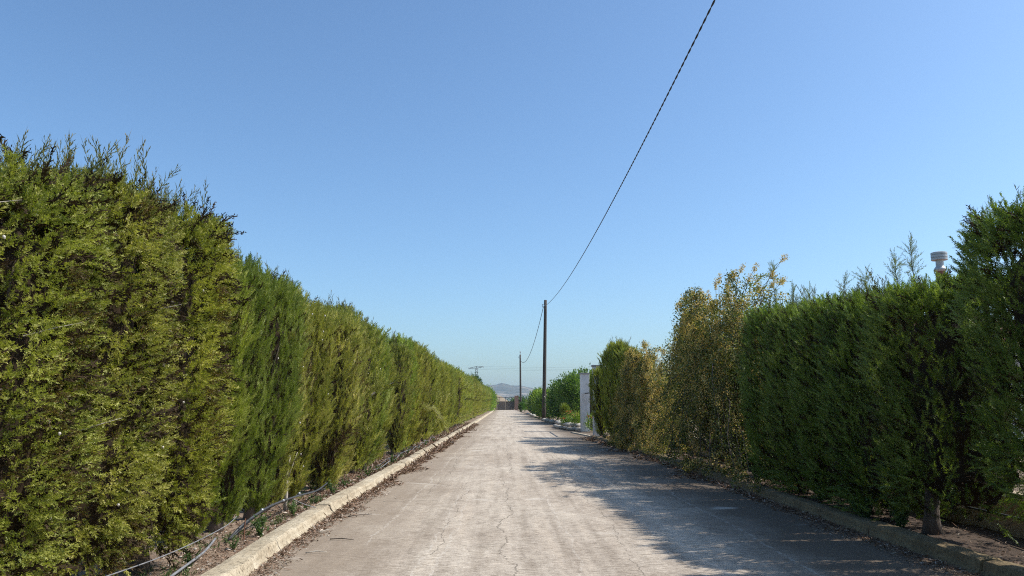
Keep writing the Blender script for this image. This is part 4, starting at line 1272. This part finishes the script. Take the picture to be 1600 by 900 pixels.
wooden_pole((3.66, 72, 0.0), (3.88, 72, 11.25), 0.19, 0.135, 'nearer tall dark wooden pole carrying the twisted cable')
wooden_pole((3.08, 146, 0.0), (3.0, 146, 10.7), 0.2, 0.14, 'farther dark wooden pole beyond the leafy shrubs')
b = MB(); b.tube([(0, 0, -.1), (0, 0, 0.35)], [0.05, 0.05], 8); b.lathe([(0.08, .35), (.12, .4), (.06, .46), (.12, .52), (.02, .6)], n=10)
o = b.build('insulator', M_CAP); [setattr(o, 'parent', q) for q in COL.objects if q.name == 'utility_pole.001']; o.location = (-0.08, 0, 10.75)


def twisted_cable(name, f, y0, y1, rad, pitch, amp, label, strands=2, n=5):
    b = MB()
    for s_ in range(strands):
        pts = []
        N = int(abs(y1-y0)/(pitch/6))
        for i in range(N+1):
            yv = y0+(y1-y0)*i/N
            p = f(yv); a = 2*math.pi*yv/pitch+2*math.pi*s_/strands
            pts.append((p[0]+amp*math.cos(a), yv, p[1]+amp*math.sin(a)))
        b.tube(pts, rad, n)
    return tag(b.build(name, M_CABLE, smooth=True), label, 'cable')


twisted_cable('overhead_cable', lambda y: (3.87, 9.50-0.0545*y+0.00099*y*y), -6, 71.8, 0.0105, 0.62, 0.0105, 'black twisted overhead cable sweeping up over the road from the nearer pole')
twisted_cable('overhead_cable', lambda y: (3.7+(y-72)/74*(-0.75), 10.7-(y-72)/74*0.9-2.35*(1-((y-109)/37)**2)), 72.2, 145.8, 0.018, 1.6, 0.016, 'sagging cable between the nearer and the farther wooden pole')

# far lattice pylon
e = empty('electricity_pylon', (-11.9, 330, 0)); tag(e, 'distant grey lattice electricity pylon above the left hedge', 'pylon')
b = MB(); hh = 16.6; rr_ = 0.05
for sx in (-1, 1):
    for sy in (-1, 1):
        b.tube([(sx*0.75, sy*0.75, 0), (sx*0.38, sy*0.38, hh)], 0.07, 4)
for k in range(14):
    z0 = hh*k/14; z1 = hh*(k+1)/14; w0 = .75-.37*k/14; w1 = .75-.37*(k+1)/14
    for s_ in (-1, 1):
        b.tube([(-w0, s_*w0, z0), (w1, s_*w1, z1)], rr_, 4); b.tube([(w0, s_*w0, z0), (-w1, s_*w1, z1)], rr_, 4)
        b.tube([(s_*w0, -w0, z0), (s_*w1, w1, z1)], rr_, 4)
b.build('lattice_tower', M_PYLON, e)
b = MB()
b.tube([(-3.4, 0, 16.3), (-0.4, 0, 17.1), (0.4, 0, 17.3), (3.0, 0, 17.0)], 0.09, 4); b.tube([(-3.4, 0, 16.3), (-0.4, 0, 16.4), (0.4, 0, 16.5), (3.0, 0, 17.0)], 0.09, 4)
for x in (-2.6, -1.7, -.9, 0, .9, 1.7): b.tube([(x, 0, 16.35), (x+.3, 0, 17.0)], 0.05, 4)
b.build('crossarm', M_PYLON, e)
for x in (-3.3, 0, 2.9):
    b = MB(); b.tube([(x, 0, 16.8 if x else 17.3), (x, 0, 16.0 if x < 0 else 16.5)], 0.09, 6); b.build('insulator', M_CAP, e)
for k, (x, z, dz) in enumerate([(-15.2, 16.0, 0.2), (-11.9, 17.2, 1.0), (-9.0, 16.5, 0.6)]):
    pts = [(x+(330-x)*t, 330+(-60)*t, z+dz*t*2-5.0*4*t*(1-t)*0.55) for t in np.linspace(0, 1, 40)]
    b = MB(); b.tube(pts, 0.014, 4)
    tag(b.build('power_line', M_CABLE), 'thin power line running right from the distant pylon', 'power line', 'thin power lines from the distant pylon')

# ------------------------------------------------------------------ white gateway on the right
def pillar(x, y, h, w_, label):
    e = empty('gate_pillar', (x, y, 0)); tag(e, label, 'pillar', 'white gate pillars on the right')
    b = MB(); b.box(-w_/2, w_/2, -w_/2, w_/2, -0.05, h-0.07, bev=0.012); b.build('shaft', M_WHITEWALL, e)
    b = MB(); b.box(-w_/2-.05, w_/2+.05, -w_/2-.05, w_/2+.05, h-0.068, h, bev=0.012); b.build('cap', M_CAP, e)
    return e
gp_ = pillar(4.62, 44.5, 3.32, 0.5, 'white rendered gate pillar with grey cap beside the flower bed')
for hz_ in (0.5, 1.4, 2.3):
    b = MB(); b.tube([(0.262, -0.12, hz_), (0.262, -0.12, hz_+0.14)], 0.025, 8); b.box(0.2525, 0.28, -0.2, -0.12, hz_+0.02, hz_+0.12); b.build('hinge', M_RUST, gp_)
pillar(4.50, 37.2, 3.42, 0.5, 'white gate pillar with grey cap mostly hidden behind the cypress clump')
e = empty('open_gate', (4.88, 44.3, 0)); tag(e, 'dark sheet metal gate leaf standing open at the white pillar', 'gate')
b = MB(); b.box(0.0, 0.06, -.03, .03, 0.08, 2.78); b.box(2.9, 2.96, -.03, .03, 0.08, 2.78); b.box(0.06, 2.9, -.03, .03, 2.72, 2.78); b.box(0.06, 2.9, -.03, .03, 0.08, 0.14); b.build('frame', M_GATE, e)
for k in range(10):
    b = MB(); b.box(0.062+0.284*k, 0.062+0.284*k+0.276, -.012, .012, 0.145, 2.715, bev=0.004); b.build('panel', M_GATE, e)
b = MB(); b.box(4.60, 4.65, 37.5, 44.2, 2.12, 2.18)
tag(b.build('crossbar', M_GATE), 'thin dark bar spanning between the two white gate pillars', 'bar')
b = MB(); b.box(4.95, 5.13, 44.5, 45.4, 0.0, 0.1); 

# planter edged with pale rocks, red flowers
rp = random.Random(12)
e = empty('planter', (0, 0, 0)); tag(e, 'flower bed edged with pale rocks beside the white pillar', 'planter')
edge = [(4.35, 45.0), (4.1, 45.8), (3.95, 46.6), (3.85, 47.4), (3.72, 48.2), (3.62, 49.0), (3.55, 49.9), (3.52, 50.8), (3.55, 51.7), (3.62, 52.6), (3.72, 53.5), (3.9, 54.4), (4.15, 55.2)]
for k, (x, y) in enumerate(edge):
    for lay in range(2):
        o = link('rock', PB[(k+lay) % 4], e); s = rp.uniform(0.26, 0.36)
        o.location = (x+0.08*lay+rp.uniform(-.04, .04), y+0.35*lay, 0.10+0.22*lay); o.scale = (s*0.75, s*1.2, s*0.75); o.rotation_euler[2] = rp.uniform(0, 6)
b = MB(); ring = [(x+0.25, y, 0.30) for x, y in edge]+[(5.3, 55, 0.30), (5.4, 45, 0.30)]
b.add(ring+[(x, y, 0) for x, y, z in ring], [tuple(range(len(ring)))]+[(i, i+len(ring), (i+1) % len(ring)+len(ring), (i+1) % len(ring)) for i in range(len(ring))])
b.build('soil', M_SOIL, e)
def flower_plant(x, y, z, h, mat, seed, label, nf=12, dens=60):
    e = empty('flower_plant', (x, y, z)); tag(e, label, 'flower')
    c = link('foliage', leafy_crown(seed, 0.42, 0.5, h, dens, 0.10, base=0.02, per=12, clr=0.08), e); c.color = (1.5, 1.3, 1.1, 1)
    for k in range(nf):
        a = rp.uniform(0, 6.28); q = rp.uniform(.1, .42)
        b = MB(); c0 = Vector((q*math.cos(a)-.15, q*math.sin(a), h*rp.uniform(.75, 1.1)))
        for p_ in range(6):
            t = p_*1.047
            b.add([c0, c0+Vector((.06*math.cos(t-.4), .06*math.sin(t-.4), .03)), c0+Vector((.10*math.cos(t), .10*math.sin(t), .035)), c0+Vector((.06*math.cos(t+.4), .06*math.sin(t+.4), .03))], [(0, 1, 2, 3)])
        b.build('flower', mat, e)
flower_plant(3.95, 48.8, 0.3, 0.38, M_RED, 41, 'crimson red flowering plant on the near edge of the rock bed', 16)
flower_plant(4.25, 47.4, 0.3, 0.75, M_ORANGE, 42, 'orange red flowering plant in front of the white pillar', 12)
flower_plant(4.4, 46.0, 0.3, 0.6, M_ORANGE, 43, 'pale green and orange bushy plant against the white pillar', 6, 80)
flower_plant(4.95, 43.4, 0.02, 0.9, M_RED, 44, 'dark red leafed plant at the foot of the white pillar', 5, 50)
for k in range(7):      # pale trunks and stakes by the shrub feet
    x, y = [(3.75, 66), (3.65, 68), (3.6, 70.2), (3.95, 63.5), (3.5, 92), (3.45, 101), (3.3, 110)][k]
    o = link('rock', PB[k % 4]); s = rp.uniform(.22, .4); o.location = (x, y, 0.12); o.scale = (s, s*1.2, s)
    tag(o, 'pale rock at the edge of the road below the leafy shrubs', 'rock', 'pale rocks below the leafy shrubs')
b = MB(); vs = []
for j in range(9):
    t = j/8; xx = 4.22-0.55*t; yv = 37.0+5.6*t
    for (u, z) in [(-.06, 0), (-.05, .06), (.05, .07), (.07, 0)]: vs.append((xx+u, yv, z-0.01+0.012*pn(j, z*9, 1.7)))
b.add(vs, [(j*4+k, j*4+k+1, (j+1)*4+k+1, (j+1)*4+k) for j in range(8) for k in range(3)]+[(0, 1, 2, 3)[::-1], (32, 33, 34, 35)])
# low corner piece where the right kerb ends
o = b.build('kerb_corner', M_KERB, smooth=True); tag(o, kind='structure')

# ------------------------------------------------------------------ far gate across the road
GY = 182.0
e = empty('double_gate', (0.3, GY, 0)); tag(e, 'dark brown double gate closing the far end of the road', 'gate')
for q, (x0, x1) in enumerate([(-1.95, -0.02), (0.02, 1.95)]):
    nb = 10; wv = (x1-x0-0.12)/nb
    b = MB(); b.box(x0, x0+.06, -.04, .04, 0.05, 2.02); b.box(x1-.06, x1, -.04, .04, 0.05, 2.02); b.box(x0+.062, x1-.062, -.04, .04, 1.94, 2.02); b.box(x0+.062, x1-.062, -.04, .04, 0.05, 0.13)
    lf = b.build('leaf', M_GATE, e)
    for k in range(nb):
        b = MB(); xa = x0+.063+wv*k; b.box(xa, xa+wv-.02, -.02, .02, .135, 1.935); b.build('board', M_GATE, lf)
def brick_pillar(x, w_, h, label):
    e = empty('brick_pillar', (x, GY, 0)); tag(e, label, 'pillar', 'brick pillars of the far gate')
    b = MB(); b.box(-w_/2+.02, w_/2-.02, -w_/2+.02, w_/2-.02, 0, h-.02); b.build('core', M_MORTAR, e)
    row = int(h/0.30); hb = h/row; me = None
    for k in range(row):
        b = MB() if me is None else None
        nbk = max(1, int(w_/0.3)); bw = w_/nbk
        if me is None:
            for q in range(nbk):
                b.box(-w_/2+bw*q+.01, -w_/2+bw*(q+1)-.01, -w_/2, w_/2, 0.01, hb-.01)
            me = b.mesh('brick_course', M_BRICK)
        o = link('brick_course', me, e); o.location = (0.01*(k % 2), 0, hb*k)
    b = MB(); b.box(-w_/2-.06, w_/2+.06, -w_/2-.06, w_/2+.06, h+.001, h+.09, bev=.02); b.build('cap', M_BRICK, e)
brick_pillar(2.85, 0.95, 3.25, 'tall red brick pillar at the right of the far gate')
brick_pillar(-1.95, 0.35, 2.1, 'slim red brick pillar at the left of the far gate')
b = MB(); b.box(-2.6, 2.36, GY-.1, GY+.1, 2.92, 3.06)
for x in (-2.4, -1.2, 0.3, 1.6): b.box(x-.05, x+.05, GY-.05, GY+.05, 2.03, 2.918)
tag(b.build('gate_beam', M_GATE), 'thin dark beam with uprights above the far gate', 'beam')
for q, (x0, x1) in enumerate([(-12, -2.65), (3.45, 14)]):
    b = MB(); b.box(x0, x1, GY-.1, GY+.1, 0, 1.7, bev=.01)
    tag(b.build('boundary_wall', M_TANWALL), ['tan boundary wall left of the far gate', 'tan boundary wall right of the far gate'][q], 'wall')
# small white building far off at the right of the gate
e = empty('white_building', (13.5, 350, 0)); tag(e, 'low white building far beyond the right gate pillar', 'building')
b = MB(); b.box(-5.5, 5.5, -3, 3, 0, 3.0); b.build('wall', M_WHITEWALL, e)
b = MB(); b.box(-5.8, 5.8, -3.3, 3.3, 3.003, 3.2); b.build('roof', M_CAP, e)
for k in range(3):
    b = MB(); b.box(-4+3*k, -3+3*k, -3.04, -3.004, 1, 2.1); b.build('window', M_COWLDARK, e)

# ------------------------------------------------------------------ house and chimney behind the right hedge
e = empty('house', (14.6, 21.5, 0.4)); tag(e, 'small house hidden behind the right hedge with a metal capped chimney', 'house')
b = MB(); b.box(-3.4, 3.4, -3, 3, -0.3, 2.6); b.build('wall', M_WHITEWALL, e)
b = MB()
b.add([(-3.8, -3.4, 2.55), (3.8, -3.4, 2.55), (3.8, 3.4, 2.55), (-3.8, 3.4, 2.55), (-3.8, 0, 3.5), (3.8, 0, 3.5)], [(0, 1, 5, 4), (2, 3, 4, 5), (1, 2, 5), (3, 0, 4), (3, 2, 1, 0)])
rf = b.build('roof', M_CLAY, e)
cx, cy = 11.58-14.6, 20-21.5
b = MB(); b.lathe([(0.125, 2.9), (0.12, 4.72)], c=(cx, cy, 0), n=18); ch = b.build('chimney', M_CLAY, rf, smooth=False)
b = MB(); b.lathe([(0.135, 4.66), (0.165, 4.70), (0.165, 4.73), (0.108, 4.80), (0.104, 4.955), (0.19, 4.96), (0.215, 4.965), (0.218, 5.01), (0.20, 5.015), (0.20, 5.03), (0.218, 5.035), (0.218, 5.09), (0.20, 5.095), (0.20, 5.11), (0.218, 5.115), (0.218, 5.165), (0.185, 5.18)], c=(cx, cy, 0), n=28)
o = b.build('chimney_cowl', M_COWL, rf)
for o_ in (o, ch):
    o_.matrix_local = Matrix.Translation((cx, cy, 5.18)) @ Matrix.Diagonal((0.92, 0.92, 1, 1)) @ Matrix.Translation((-cx, -cy, -5.18))

# ------------------------------------------------------------------ air
HAZE = True
if HAZE:
    b = MB(); b.box(-1490, 1490, -55, 3900, -1.2, 92)
    hm = bpy.data.materials.new('haze'); hm.use_nodes = True
    n = hm.node_tree.nodes; l = hm.node_tree.links
    n.remove(n['Principled BSDF'])
    pv = n.new('ShaderNodeVolumePrincipled')
    pv.inputs['Color'].default_value = (0.66, 0.85, 1.0, 1)
    pv.inputs['Density'].default_value = 0.00015
    pv.inputs['Anisotropy'].default_value = 0.1
    l.new(pv.outputs[0], n['Material Output'].inputs['Volume'])
    o = b.build('haze', hm); tag(o, 'pale blue summer haze over the far fields', 'haze', None, 'stuff')
